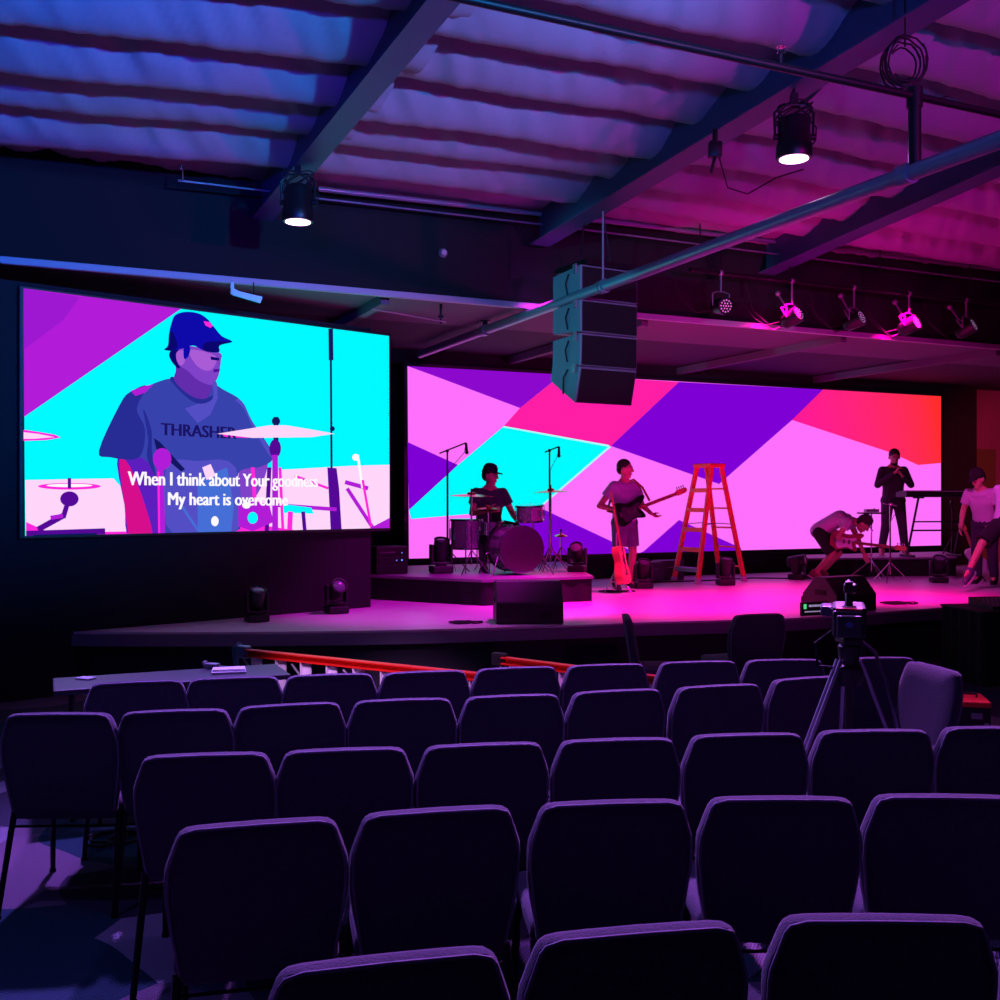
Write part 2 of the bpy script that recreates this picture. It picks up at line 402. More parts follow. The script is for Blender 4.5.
V_ = [
 ([(22, 288), (389, 336), (390, 528), (25, 536)], CY2),
 ([(22, 288), (181, 308), (24, 417)], VP1),
 (z3([(52, 42), (190, 65), (150, 120), (54, 190)]), VP2),
 (z3([(60, 500), (270, 496), (300, 530), (330, 640), (62, 640)]), PW),
 (z3([(555, 480), (700, 474), (840, 466), (940, 464), (940, 640), (555, 640)]), PW),
 (z3([(62, 600), (120, 626), (330, 622), (330, 640), (62, 640)]), HOT),
 (z3([(560, 590), (640, 610), (700, 628), (940, 615), (940, 640), (560, 640)]), HOT),
 (z3([(880, 615), (940, 590), (940, 640), (870, 640)]), VP1),
 (z3([(52, 380), (95, 386), (130, 392), (145, 399), (110, 405), (55, 407)]), HOT),
 (z3([(52, 386), (90, 390), (130, 398), (80, 402), (54, 402)]), PW),
 (el(165, 515, 75, 8), HOT), (el(165, 513, 55, 4), WHT), (ln(165, 495, 165, 520, 8), DPU), (el(165, 545, 22, 18), DPU), (ln(162, 550, 150, 590, 12), DPU), (ln(150, 585, 90, 618, 14), DPU), (ln(150, 585, 120, 590, 10), VP1),
 (ln(62, 628, 250, 622, 14), DPU), (ln(80, 634, 230, 630, 8), NAV),
 # body
 (z3([(280, 440), (350, 440), (380, 520), (425, 640), (312, 640), (296, 560)]), AR1),
 (z3([(284, 450), (310, 470), (345, 560), (362, 640), (312, 640), (296, 560)]), AR2),
 (z3([(585, 400), (615, 395), (640, 440), (620, 520), (585, 560), (565, 520)]), FC1),
 (z3([(410, 258), (350, 276), (310, 290), (285, 320), (235, 430), (262, 446), (340, 448), (372, 500), (388, 560), (405, 640), (560, 640), (565, 520), (572, 478), (622, 468), (650, 440), (600, 360), (575, 312), (530, 284), (492, 262), (470, 275)]), SH1),
 (z3([(350, 276), (310, 290), (285, 320), (235, 430), (262, 446), (330, 447), (345, 380), (325, 330)]), SH2),
 (z3([(310, 288), (345, 276), (365, 272), (345, 292), (322, 300)]), VP1),
 (z3([(340, 330), (352, 400), (350, 448), (372, 500), (380, 540), (362, 440), (360, 380)]), SH2),
 (z3([(560, 310), (580, 330), (604, 380), (640, 440), (650, 440), (600, 360), (575, 312)]), SH3),
 (z3([(395, 470), (470, 455), (560, 470), (560, 640), (410, 640)]), SH3),
 (z3([(470, 500), (540, 470), (556, 560), (550, 640), (470, 640)]), DBL),
 (z3([(440, 330), (520, 300), (500, 345), (470, 365)]), SH3),
 (z3([(405, 262), (440, 300), (470, 318), (500, 312), (520, 286), (505, 300), (470, 306), (440, 288), (415, 256)]), SH2),
 # neck and face
 (z3([(418, 215), (440, 205), (500, 250), (497, 300), (470, 306), (440, 290), (414, 262), (418, 240)]), emis('video_neck', (98, 44, 172))),
 (z3([(408, 190), (430, 180), (428, 232), (414, 226), (402, 205)]), CP2),
 (z3([(438, 180), (520, 196), (525, 216), (523, 232), (520, 250), (512, 266), (500, 274), (470, 262), (446, 240), (424, 225), (422, 200)]), FC1),
 (z3([(450, 190), (512, 204), (508, 232), (490, 240), (465, 225)]), FC2),
 (z3([(508, 236), (524, 236), (521, 242), (508, 244)]), DPU),
 (z3([(500, 206), (522, 210), (520, 216), (502, 214)]), CP2),
 (z3([(420, 196), (436, 192), (440, 215), (430, 228), (420, 215)]), FC2),
 (z3([(440, 178), (452, 184), (448, 205), (438, 212), (436, 192)]), CP1),
 (z3([(390, 190), (399, 180), (402, 150), (407, 128), (416, 108), (440, 100), (470, 103), (492, 116), (512, 140), (528, 158), (552, 171), (522, 180), (520, 196), (485, 192), (460, 180), (438, 186), (412, 192)]), CP1),
 (z3([(390, 190), (399, 180), (402, 150), (412, 150), (422, 180), (412, 192)]), CP2),
 (z3([(490, 172), (552, 171), (522, 180), (520, 196), (485, 192)]), CP2),
 (z3([(484, 122), (498, 124), (506, 134), (500, 138), (488, 132)]), HOT),
 (z3([(505, 270), (515, 268), (516, 300), (500, 340), (470, 360), (492, 335), (507, 300)]), SH3),
 # cymbal and stands
 (z3([(515, 390), (590, 378), (640, 370), (680, 370), (740, 380), (795, 390), (740, 398), (600, 400)]), PW),
 (z3([(515, 390), (570, 381), (600, 392), (590, 400), (540, 398)]), HOT),
 (ln(656, 350, 656, 440, 12), NAV), (el(656, 360, 10, 10), NAV), (el(654, 425, 14, 22), DPU),
 (ln(654, 440, 654, 640, 14), VP1), (ln(640, 470, 634, 640, 10), DPU),
 (z3([(365, 400), (380, 410), (440, 475), (430, 480), (372, 430)]), NAV), (el(385, 450, 22, 26), VP1), (ln(380, 470, 384, 640, 16), VP1), (ln(376, 480, 378, 640, 5), HOT),
 (ln(786, 140, 789, 640, 5), NAV), (ln(786, 140, 787, 215, 11), NAV), (el(790, 378, 6, 6), NAV),
 (z3([(778, 470), (800, 472), (806, 520), (812, 640), (786, 640)]), DPU),
 (ln(820, 505, 875, 520, 10), VP1), (ln(850, 440, 862, 520, 6), WHT), (ln(825, 520, 885, 612, 9), VP1), (ln(862, 500, 882, 612, 6), HOT), (el(845, 446, 8, 8), WHT),
 (ln(660, 560, 800, 570, 9), VP1), (z3([(665, 556), (740, 566), (745, 580), (670, 578)]), CY2), (ln(690, 575, 688, 622, 12), HOT), (ln(720, 575, 724, 620, 9), DPU), (ln(600, 470, 610, 630, 9), HOT), (ln(665, 470, 672, 620, 7), HOT),
 (z3([(566, 560), (600, 548), (640, 560), (650, 600), (600, 622), (566, 610)]), VP1), (el(600, 590, 12, 14), CY2), (el(585, 560, 10, 8), WHT),
 (z3([(480, 470), (500, 462), (512, 490), (490, 500)]), PW), (el(510, 598, 9, 12), WHT), (ln(430, 560, 470, 620, 6), DBL),
 (ln(700, 490, 780, 520, 6), HOT)]
def rounded(p):
    n = len(p); out = []
    for i in range(n):
        a, b, c, d = (V(p[(i+k) % n]) for k in (-1, 0, 1, 2))
        for k in range(4):
            t = k/4; out.append(tuple(.5*((2*b)+(c-a)*t+(2*a-5*b+4*c-d)*t*t+(3*b-a-3*c+d)*t**3)*1.0))
    return out
soft = (SH1, SH2, SH3, CP1, CP2, FC1, FC2, AR1, AR2, MATS['video_neck'])
V_ = [(rounded(p) if (m in soft and len(p) > 4) else p, m) for p, m in V_]
SCo = V((-4.2, 9.03, 0))
imag, disp = led_screen('video_screen', 'left video screen showing a drummer in a blue cap above song lyrics', SCo, SD, [(22, 288), (389, 336), (390, 528), (25, 536)], V_, 4, .1, .03)
def wall_text(txt, x0, x1, ybase, cap, m, parent, o, d, name='lyrics', bold=.012, y=-.0195):
    cu = bpy.data.curves.new(name, 'FONT'); cu.body = txt; cu.size = 1; cu.offset = 0 if bold > .015 else bold; cu.resolution_u = 3
    ob = bpy.data.objects.new(name, cu); COL.objects.link(ob); bpy.context.view_layer.update()
    me = bpy.data.meshes.new_from_object(ob.evaluated_get(bpy.context.evaluated_depsgraph_get()))
    bpy.data.objects.remove(ob)
    if bold > .015:
        vv = [tuple(v.co) for v in me.vertices]; ff = [tuple(p.vertices) for p in me.polygons]; n_ = len(vv); V2 = []; F2 = []
        for k_ in range(5):
            V2 += [(x_+k_*bold*.9, y_, z_) for x_, y_, z_ in vv]; F2 += [tuple(i_+k_*n_ for i_ in f_) for f_ in ff]
        me = bpy.data.meshes.new(name); me.from_pydata(V2, [], F2)
    xs = [v.co.x for v in me.vertices]; w = max(xs)-min(xs); mx = min(xs)
    u0, zb = plane_uv(x0, ybase[0], o, d); u1, zb1 = plane_uv(x1, ybase[1], o, d); _, zt = plane_uv((x0+x1)/2, (ybase[0]+ybase[1])/2-cap, o, d)
    sz = (zt-(zb+zb1)/2)/.70
    for v in me.vertices:
        t = (v.co.x-mx)/w
        v.co = V((u0+(u1-u0)*t, y, (zb+(zb1-zb)*t)+v.co.y*sz))
    me.materials.clear(); me.materials.append(m)
    o2 = bpy.data.objects.new(name, me); COL.objects.link(o2); o2.parent = parent
    return o2
wall_text('When I think about Your goodness', 127, 317, (485, 487), 13, WHT, imag, SCo, SD, bold=.022)
wall_text('My heart is overcome', 167, 287, (505, 505.5), 12.5, WHT, imag, SCo, SD, bold=.022)
wall_text('THRASHER', 160, 236, (435, 439), 12, emis('video_letters', (26, 18, 100)), imag, SCo, SD, name='shirt_letters', bold=.022, y=-.0165)
# cymbal passes in front of the letters
cym = MB()
for pts, dy in ((z3([(515, 390), (590, 378), (640, 370), (680, 370), (740, 380), (795, 390), (740, 398), (600, 400)]), -.05),):
    cym.add([(plane_uv(*q, SCo, SD)[0], -.018, plane_uv(*q, SCo, SD)[1]) for q in pts], [tuple(range(len(pts)))])
cym.build('pictured_cymbal', PW, imag)

# ------------------------------------------------------------ chairs
FABC = mat('chair_fabric', (66, 60, 78), .95, bump=.35, bscale=160, var=.1, vscale=60, spec=.15, sheen=.15)
PIPE = mat('chair_piping', (110, 100, 125), .8, bump=.1)
CHF = mat('chair_frame', (16, 16, 22), .45, .4, bump=.03)
def chair_back():
    # outline seen from behind (x, z): narrow top, widest below the bevelled corners, slimmer foot
    half = [(.0, .866), (.10, .865), (.17, .863), (.197, .859), (.211, .850), (.220, .836), (.237, .790), (.251, .748), (.254, .715), (.252, .63), (.242, .56), (.226, .48), (.220, .43), (.205, .395), (0, .390)]
    out = half+[(-x, z) for x, z in half[1:-1]][::-1]
    nb = len(out); mb = MB(); rings = []
    cx, cz = 0, .62
    for (off, ins) in ((-.037, .060), (-.035, .014), (-.029, .001), (-.010, -.004), (.008, .0), (.020, .014), (.030, .05), (.034, .10)):
        ring = []
        for x, z in out:
            dx, dz = x-cx, z-cz; L = math.hypot(dx, dz); k = (L-ins)/L
            xx, zz = cx+dx*k, cz+dz*k
            lean = -(zz-.42)*.16
            ring.append((xx, off+lean-.0, zz))
        rings.append(ring)
    vs = [p for r in rings for p in r]; fs = []
    for i in range(len(rings)-1):
        for j in range(nb): fs.append((i*nb+j, i*nb+(j+1) % nb, (i+1)*nb+(j+1) % nb, (i+1)*nb+j))
    fs += [tuple(range(nb))[::-1], tuple(range((len(rings)-1)*nb, len(rings)*nb))]
    mb.add(vs, fs); return mb
def make_chair():
    t = thing('church_chair', '', 'chair')
    chair_back().build('backrest', FABC, t, smooth=50)
    s = MB(); s.box((0, .23, .435), (.475, .46, .085), bev=.03); s.ball((0, .24, .465), (.21, .2, .035), n=20)
    s.build('seat', FABC, t, smooth=50)
    pp = [(x, -(z-.42)*.16-.036, z) for x, z in [(.216, .43), (.236, .56), (.247, .66), (.247, .72), (.244, .748), (.216, .836), (.205, .851), (.17, .861), (0, .863)]]
    pp += [(-x, y, z) for x, y, z in pp[:-1]][::-1]
    MB().tube(pp, .0045, n=6).build('piping', PIPE, t, smooth=True)
    fr = MB()
    for sx in (-1, 1):
        fr.tube([(sx*.215, .0, .40), (sx*.215, .42, .39)], .012, n=8)
    fr.tube([(-.215, .42, .39), (.215, .42, .39)], .011, n=8).tube([(-.225, -.0, .355), (.225, .0, .355)], .006, n=8)
    fr.build('seat_frame', CHF, t, smooth=True)
    for sx in (-1, 1):
        MB().tube([(sx*.225, -.0, .42), (sx*.228, -.03, .34), (sx*.245, -.12, .012)], [.014, .014, .012], n=8).tube([(sx*.245, -.12, .014), (sx*.245, -.12, .0)], .016, n=8).build('leg', CHF, t, smooth=True)
        MB().tube([(sx*.215, .40, .39), (sx*.23, .43, .30), (sx*.235, .44, .012)], [.014, .014, .012], n=8).tube([(sx*.235, .44, .014), (sx*.235, .44, .0)], .016, n=8).build('leg', CHF, t, smooth=True)
    return t
chair0 = make_chair(); used = [False]
def place_chair(x, y, rz, label, group):
    if not used[0]:
        used[0] = True; chair0.location = (x, y, 0); chair0.rotation_euler = (0, 0, rz); chair0['label'] = label; chair0['group'] = group; return chair0
    return dup(chair0, (x, y, 0), rz, label, group)
rows = [
 [(390, 961), (640, 932), (885, 920), (1130, 916)],
 [(258, 824), (438, 811), (613, 803), (782, 799), (948, 797)],
 [(205, 755), (345, 750), (484, 745), (618, 740), (748, 735), (875, 731), (1000, 728)],
 [(58, 714), (175, 711), (290, 705), (403, 700), (513, 696), (618, 691), (720, 686), (812, 678)],
 [(137, 682), (234, 678), (330, 675), (425, 672), (517, 668), (607, 665), (699, 662), (785, 660), (878, 658)]]
rowname = ['nearest row', 'second nearest row', 'third row back from the viewer', 'fourth row from the viewer', 'farthest full row']
for ri, row in enumerate(rows):
    pts = []
    for px, py in row:
        d = .915*F/(py-500); pts.append(V(((px-500)/F*d, d)))
    for i, p in enumerate(pts):
        a = pts[max(i-1, 0)]; b = pts[min(i+1, len(pts)-1)]; tg = (b-a); ang = math.atan2(tg.y, tg.x)
        if ri == 3 and i == 0: ang += R(-4)
        ang += R((-2, 1, 0, 2, -1, 1, -2, 0, 1)[(i*3+ri*2) % 9])*.7
        ang -= R(5)*max(0, p.x)/max(p.y*.4, 1)
        # the row point is the rear top edge of the back; the seat origin lies a little ahead of it
        q = p+V((-math.sin(ang), math.cos(ang)))*.10
        n = len(row)
        pos = 'leftmost' if i == 0 else 'rightmost' if i == n-1 else ORD[i]+' from left'
        place_chair(q.x, q.y, ang, f'dark padded church chair, {pos} in the {rowname[ri]}', f'chairs in the {rowname[ri]}')
def facing(dx, dy): return math.atan2(-dx, dy)
place_chair(2.30, 5.62, facing(-.98, -.20), 'padded chair turned round toward the camera at the right aisle, lilac lit', 'chairs standing out of the rows')
place_chair(1.08, 8.1, facing(.99, -.08), 'padded chair seen edge-on turned sideways before the stage', 'chairs standing out of the rows')
place_chair(2.05, 8.3, facing(-.3, .95), 'single dark chair close to the stage front behind the rows', 'chairs standing out of the rows')

# ------------------------------------------------------------ speakers
GRILLE = mat('speaker_grille', (20, 19, 24), .7, .2, bump=.6, bscale=400)
def wedge(name, label, loc, rz, w=.67, h=.40, d=.52):
    t = thing(name, label, 'speaker', loc, rz, 'stage monitor wedges')
    prof = [(-d/2, 0), (d/2, 0), (d/2, h*.35), (d*.12, h), (-d*.18, h), (-d/2, h*.50)]
    T = M.Rotation(PI/2, 4, 'Z') @ M.Rotation(PI/2, 4, 'X')
    mb = MB(); n = len(prof)
    vs = [(-w/2, y, z) for y, z in prof]+[(w/2, y, z) for y, z in prof]
    mb.add(vs, [tuple(range(n)), tuple(range(n, 2*n))[::-1]]+[(i, (i+1) % n, n+(i+1) % n, n+i) for i in range(n)])
    o = mb.build('cabinet', BLACK, t); b = o.modifiers.new('bev', 'BEVEL'); b.width = .012; b.segments = 2
    g = MB(); a = V((0, d/2, h*.35)); c = V((0, d*.12, h)); 
    q = [V((-w/2+.03, d/2-.015, h*.35+.03)), V((w/2-.03, d/2-.015, h*.35+.03)), V((w/2-.03, d*.12+.015, h-.03)), V((-w/2+.03, d*.12+.015, h-.03))]
    nn = V((0, .65*h, .38*d)).normalized()
    g.add([p+nn*.0 for p in q]+[p+nn*.018 for p in q], [(0, 1, 2, 3), (4, 7, 6, 5), (0, 4, 5, 1), (1, 5, 6, 2), (2, 6, 7, 3), (3, 7, 4, 0)])
    g.build('grille', GRILLE, t)
    for s in (-1, 1):
        MB().box((s*w/2, -.03, h*.55), (.012, .16, .06), bev=.004).box((s*w/2, -.03, h*.55), (.02, .12, .025)).build('handle', RUBBER, t)
    MB().box((w*.25, -d/2-.002, h*.22), (.10, .01, .07)).tube([(w*.25-.025, -d/2-.004, h*.22), (w*.25-.025, -d/2-.012, h*.22)], .012).tube([(w*.25+.025, -d/2-.004, h*.22), (w*.25+.025, -d/2-.012, h*.22)], .012).build('socket_plate', BLACKM, t)
    return t
wedge('stage_monitor', 'black monitor wedge on stage edge before the drum riser', (.275, 10.12+.12, ST), R(4), .66, .41, .5)
wedge('stage_monitor', 'black monitor wedge at stage edge behind the video camera', (3.74, 11.33, ST), R(30), .62, .37, .52)
# little display board on the lip beside that wedge
sb = thing('status_display', 'small dark display with green mark and white lines on the stage lip', 'display', (3.30, 10.78, ST), R(22))
MB().box((0, 0, .07), (.34, .03, .14), bev=.004).build('case', BLACK, sb)
MB().box((-.125, -.017, .095), (.035, .003, .05)).build('green_mark', emis('green_led', (90, 235, 150), .8), sb)['label'] = 'green square mark'
tx = MB()
for i, w_ in enumerate((.035, .02, .03, .015, .03)): tx.box((-.075+sum((.035, .02, .03, .015, .03)[:i])+i*.008+w_/2, -.017, .10), (w_, .003, .022))
for i in range(9): tx.box((-.12+i*.026, -.017, .04), (.02, .003, .012))
tx.build('readout', emis('white_readout', (190, 170, 220), .6), sb)

# line array
la = thing('line_array', 'hanging line array speaker of four black boxes over the stage front', 'speaker', (1.09, 10.2, 0), R(30))
zt = EYE+(500-268)/F*10.2
y0 = 0; ang = 0; z = zt
for i, (tilt, hh) in enumerate(((0, .34), (0, .33), (2, .33), (14, .37))):
    T = M.Translation((0, y0, z)) @ M.Rotation(R(tilt), 4, 'X')
    mb = MB(); w, dp = .70, .52
    v = [(-w/2, 0, 0), (w/2, 0, 0), (w/2*.96, dp, -.03), (-w/2*.96, dp, -.03), (-w/2, 0, -hh+.008), (w/2, 0, -hh+.008), (w/2*.96, dp, -hh+.05+(.10 if i == 3 else 0)), (-w/2*.96, dp, -hh+.05+(.10 if i == 3 else 0))]
    mb.add(v, [(0, 1, 2, 3), (4, 7, 6, 5), (0, 4, 5, 1), (1, 5, 6, 2), (2, 6, 7, 3), (3, 7, 4, 0)], 0, T)
    b_ = mb.build('speaker_box', mat('array_box', (120, 128, 138), .5, bump=.1, bscale=100), la); md = b_.modifiers.new('b', 'BEVEL'); md.width = .008
    MB().box((0, -.008, -hh/2), (w-.04, .012, hh-.04), T=T, bev=.004).build('grille', GRILLE, b_)
    MB().box((-w/2-.012, .08, -.03), (.02, .05, .09), T=T).build('rigging_plate', GREYM, b_); MB().box((w/2+.012, .08, -.03), (.02, .05, .09), T=T).build('rigging_plate', GREYM, b_)
    MB().tube([(-w/2-.004, .2, -.06), (-w/2-.015, .24, -.15), (-w/2-.004, .22, -hh+.06)], .008, T=T, n=6).build('cable', RUBBER, b_)
    z -= hh*math.cos(R(tilt)); y0 += hh*math.sin(R(tilt))*.9
fl = MB().box((0, .25, zt+.03), (.60, .56, .05)); fl.build('flying_frame', BLACKM, la)
for x in (-.2, .2): MB().tube([(x, .25, zt+.05), (x*.3, .25, 5.0)], .008, n=6).build('chain', BLACKM, la)

# amp rack on the drum riser
RI = .30
rk = thing('amplifier_rack', 'small amplifier rack with blue lights on the riser left of the wide screen', 'rack', (-1.42, 12.75, ST+RI), R(30))
MB().box((0, 0, .17), (.42, .4, .34), bev=.01).build('case', BLACK, rk)
for k in range(3): MB().box((0, -.205, .07+k*.10), (.38, .02, .085), bev=.004).build('faceplate', BLACKM, rk)
MB().ball((.12, -.217, .17), .009).ball((.12, -.217, .26), .006).ball((.05, -.217, .17), .006).build('indicator_light', emis('blue_led', (90, 130, 255), 2.5), rk)
kn = MB()
for i in range(6): kn.tube([(-.16+i*.035, -.214, .27), (-.16+i*.035, -.224, .27)], .008, n=8)
kn.build('knobs', GREYM, rk)

# ------------------------------------------------------------ risers
def riser(label, pts, h):
    t = thing('stage_riser', label, 'riser', (0, 0, ST)); 
    MB().prism(pts, .03, z0=h-.03).build('platform', mat('riser_top', (120, 105, 125), .5, bump=.1, bscale=20), t)
    ins = [(x*.998, y*.998) for x, y in pts]
    m = MB(); nb = len(pts); cx = sum(p[0] for p in pts)/nb; cy = sum(p[1] for p in pts)/nb
    ring = []
    for i in range(nb):
        a = V(pts[i]); b = V(pts[(i+1) % nb]); L = (b-a).length; k = max(2, int(L/.05)); d = (b-a)/L; n = V((d.y, -d.x))
        for j in range(k):
            p = a+(b-a)*(j/k); w = .010*math.sin(j*1.3)+.008*noise.noise(V((p.x*6, p.y*6, 0)))
            c = V((cx, cy)); q = p+(c-p).normalized()*.03+n*w; ring.append((q.x, q.y))
    m.prism(ring, h-.031, z0=0); m.build('skirt', DRAPE, t, smooth=60)
    return t
riser('low black skirted riser under the drum kit', [(-1.75, 12.55), (-.2, 11.68), (1.12, 12.25), (.95, 15.2), (-1.75, 13.98)], RI)
riser('low black skirted riser under the keyboards', [(4.75, 16.0), (7.3, 16.35), (7.9, 18.15), (5.0, 17.0)], RI)
# black base below the LED wall
slab((LEDO+N*.1-U*.2)[:2], (LEDO+N*.1+U*10.6)[:2], ST, ST+.33, .3, 'trim_3', MATTE, 'black base under the wide screen')
# curtain to the right of the wide screen
cu = MB(); n = 60
ring = [(i/n*.85, .05*math.sin(i*1.1)) for i in range(n+1)]; ring += [(x, y+.02) for x, y in ring[::-1]]
cu.prism(ring, 3.3, z0=0)
c0 = LEDO+U*10.47+N*.05
tag(cu.build('side_curtain', DRAPE, smooth=60, loc=(c0.x, c0.y, ST), rot=(0, 0, math.atan2(U.y, U.x))), 'tall black curtain at the right end of the wide screen', 'curtain')
# doorway at the far right, its olive light put into the door colour
dr = rc+U*.62-N*.07
d1 = struct(MB().box((.5, 0, 1.1), (.9, .04, 2.2), bev=.01).build('door_1', mat('painted_door_light', (110, 104, 60), .6, var=.05), loc=(dr.x, dr.y, ST), rot=(0, 0, math.atan2(U.y, U.x))), 'door in the plum side wall, coloured with the olive light of the doorway')
MB().tube([(.12, -.03, 1.0), (.12, -.08, 1.0), (.22, -.08, 1.0)], .01).build('door_handle', CHROME, d1)

# ------------------------------------------------------------ pipes
PIPEM = mat('painted_pipe', (135, 140, 155), .32, .35, bump=.03)
def pipe(name, label, pts, r, m=PIPEM, cat='pipe', group=None, couple=()):
    o = MB().tube(pts, r, n=16).build(name, m, smooth=True); tag(o, label, cat, group)
    for c, d in couple:
        c = V(c); d = V(d).normalized(); MB().tube([c-d*.05, c+d*.05], r*1.28, n=16).build('coupling', m, o, smooth=True)
    return o
a_ = P(420, 358, 14.15); b_ = P(1000, 140, 5.72); a_.z = b_.z = 3.79
pd = (b_-a_).normalized()
cp = [a_+pd*((P(x, 0, d)-a_).dot(pd)) for x, d in ((612, 9.7), (910, 6.35), (497, 12.2))]
for c in cp: c.z = 3.79
pipe('sprinkler_main', 'thick blue lit sprinkler main crossing from upper right down to the wide screen', [a_, b_+pd*3.5], .052, couple=[(c, pd) for c in cp])
ua = P(450, -2, 5.02); ub = P(1000, 118, 6.57); ua.z = ub.z = 4.25; ud = (ub-ua).normalized()
pipe('branch_pipe', 'thin dark sprinkler branch pipe under the ceiling at upper right', [ua-ud*2.5, ub+ud*4], .024, BLACKM)
import mathutils
ix = mathutils.geometry.intersect_line_line((a_.x, a_.y, 0), (b_.x, b_.y, 0), (ua.x, ua.y, 0), (ub.x, ub.y, 0))[0]
dp = V((ix.x, ix.y, 3.79)); up_ = V((ix.x, ix.y, 4.25))
o = pipe('riser_pipe', 'short vertical pipe joining the thin branch pipe to the thick main', [(dp.x, dp.y, 3.83), (dp.x*.5+up_.x*.5, dp.y*.5+up_.y*.5, 4.0), (up_.x, up_.y, 4.25)], .038, BLACKM)
MB().tube([(up_.x, up_.y, 4.18), (up_.x, up_.y, 4.30)], .048, n=14).build('tee_fitting', BLACKM, o, smooth=True)
hg = cp[0]
o = pipe('pipe_hanger', 'slim rod hanger holding the thick main before the header', [(hg.x, hg.y, 3.72), (hg.x, hg.y, 4.5)], .010, PIPEM, 'hanger', couple=[])
MB().tube([hg+V((-.07, 0, 0)).cross(pd)*0+V((math.cos(t)*.062*pd.y, -math.cos(t)*.062*pd.x, math.sin(t)*.062)) for t in [i*PI/8 for i in range(16)]], .008, n=6, closed=True).build('ring_clamp', BLACKM, o, smooth=True)
hg = cp[2]; MBo = MB().tube([(hg.x, hg.y, 3.79), (hg.x, hg.y, 3.99)], .03, n=8).box((hg.x, hg.y, 3.9), (.1, .1, .03)); tag(MBo.build('pipe_clamp', BLACKM), 'dark clamp hanging the thick main from the stage ceiling', 'clamp')
q = H0-N*.22
def hp(px, off, z):                      # point at pixel column px, on a line parallel to the header
    a = (px-500)/F; o = H0-N*off; t = (a*o.y-o.x)/(U.x-a*U.y); p = o+U*t; p.z = z; return p
pipe('conduit_pipe', 'pale pipe running along the top of the header wall', [hp(318, .22, 4.80), hp(660, .22, 4.86), hp(1100, .22, 4.9)], .026)
pipe('thin_conduit', 'thin wire conduit across the header wall left of the lit lamp', [hp(178, .5, 4.63), hp(270, .45, 4.65)], .009)
pipe('thin_conduit', 'thin long conduit under the pale header pipe', [hp(315, .25, 4.70), hp(560, .25, 4.72), hp(760, .3, 4.70), hp(1100, .3, 4.70)], .009)
sp = hp(183, .55, 4.71)
def sprinkler(p, label, dz=.09):
    t = thing('ceiling_sprinkler', label, 'sprinkler', p, 0, 'ceiling sprinkler heads')
    MB().tube([(0, 0, -dz), (0, 0, 0)], .009, n=8).build('stem', CHROME, t, smooth=True)
    MB().tube([(-.02, 0, 0), (-.012, 0, .035), (.012, 0, .035), (.02, 0, 0)], .004, n=6).lathe([(.024, .036), (.024, .040)], n=12).build('deflector', CHROME, t)
sprinkler(sp, 'tiny bright sprinkler head above the left conduit')
q = ua+ud*((P(775, 62, 5.9)-ua).dot(ud)); sprinkler((q.x, q.y, 4.33), 'tiny sprinkler head on the thin branch pipe beside the long rafter', .07)
# small fittings on the header
p = hp(443, .1, 4.34); tag(MB().lathe([(.04, -.03), (.05, 0), (.03, .03)], n=16, T=M.Rotation(PI/2, 4, 'X')).build('junction_box', GREYM, loc=p, rot=(0, 0, R(24)), smooth=True), 'small round junction box on the dark header wall', 'box')
t = thing('wall_bracket', 'teal lit sheet metal bracket hanging below the header above the left screen', 'bracket', hp(243, .12, 3.70), R(20))
MB().prism([(-.12, .10), (-.10, .02), (.16, -.04), (.18, .02), (-.04, .06)], .03, T=M.Rotation(PI/2, 4, 'X')).box((-.10, -.01, .09), (.03, .02, .12)).build('plate', mat('bracket_zinc', (150, 160, 160), .4, .6), t)
MB().tube([(-.1, 0, .1), (-.1, 0, .16)], .006).tube([(.1, 0, 0), (.1, 0, .16)], .005).build('hook', BLACKM, t)
p = hp(441, -.35, 3.90); t = thing('hanging_rod', 'thin rod hung beneath the header left of the thick pipe', 'rod', p)
MB().tube([(0, 0, 0), (0, 0, -.22)], .016).box((0, 0, -.14), (.06, .06, .03)).build('drop', BLACKM, t)
qa = P(372, 309, 9.9)-p; MB().tube([(.05, .02, -.19), tuple(qa)], .007, n=6).build('cross_rod', GREYM, t)

# ------------------------------------------------------------ lamps under the roof
LENS = emis('lamp_lens', (255, 190, 255), 6)
def can(label, p, top):
    t = thing('hanging_spotlight', label, 'lamp', p, 0, 'lit can lamps under the rafters')
    MB().lathe([(.125, 0), (.13, .01), (.13, .10), (.118, .12), (.118, .26), (.10, .30), (.05, .32)], n=28).build('housing', BLACKM, t, smooth=True)
    MB().lathe([(.105, -.004), (.105, .004)], n=28).build('lens', LENS, t)
    y = MB().tube([(-.14, 0, .16), (-.145, 0, .34), (-.08, 0, .40), (.08, 0, .40), (.145, 0, .34), (.14, 0, .16)], .010, n=8)
    y.tube([(-.15, 0, .16), (-.12, 0, .16)], .025).tube([(.12, 0, .16), (.16, 0, .16)], .025)
    y.build('yoke', BLACKM, t, smooth=True)
    MB().tube([(0, 0, .40), (0, 0, top-p[2])], .012, n=8).box((0, 0, .44), (.05, .05, .08)).build('clamp', BLACKM, t)
    cb = MB(); random.seed(int(p[0]*100))
    for k in range(5):
        a0 = random.uniform(0, 6.28); r0 = random.uniform(.10, .16)
        cb.tube([(r0*math.cos(a0+w)*.9, r0*math.sin(a0+w)*.4, .33+.09*math.sin(w*1.0+k)) for w in [i*2*PI/16 for i in range(17)]], .006, n=6)
    cb.tube([(.10, 0, .30), (.17, .02, .24), (.16, 0, .14), (.13, 0, .10)], .006, n=6)
    cb.build('cable_coil', RUBBER, t, smooth=True)
    return t
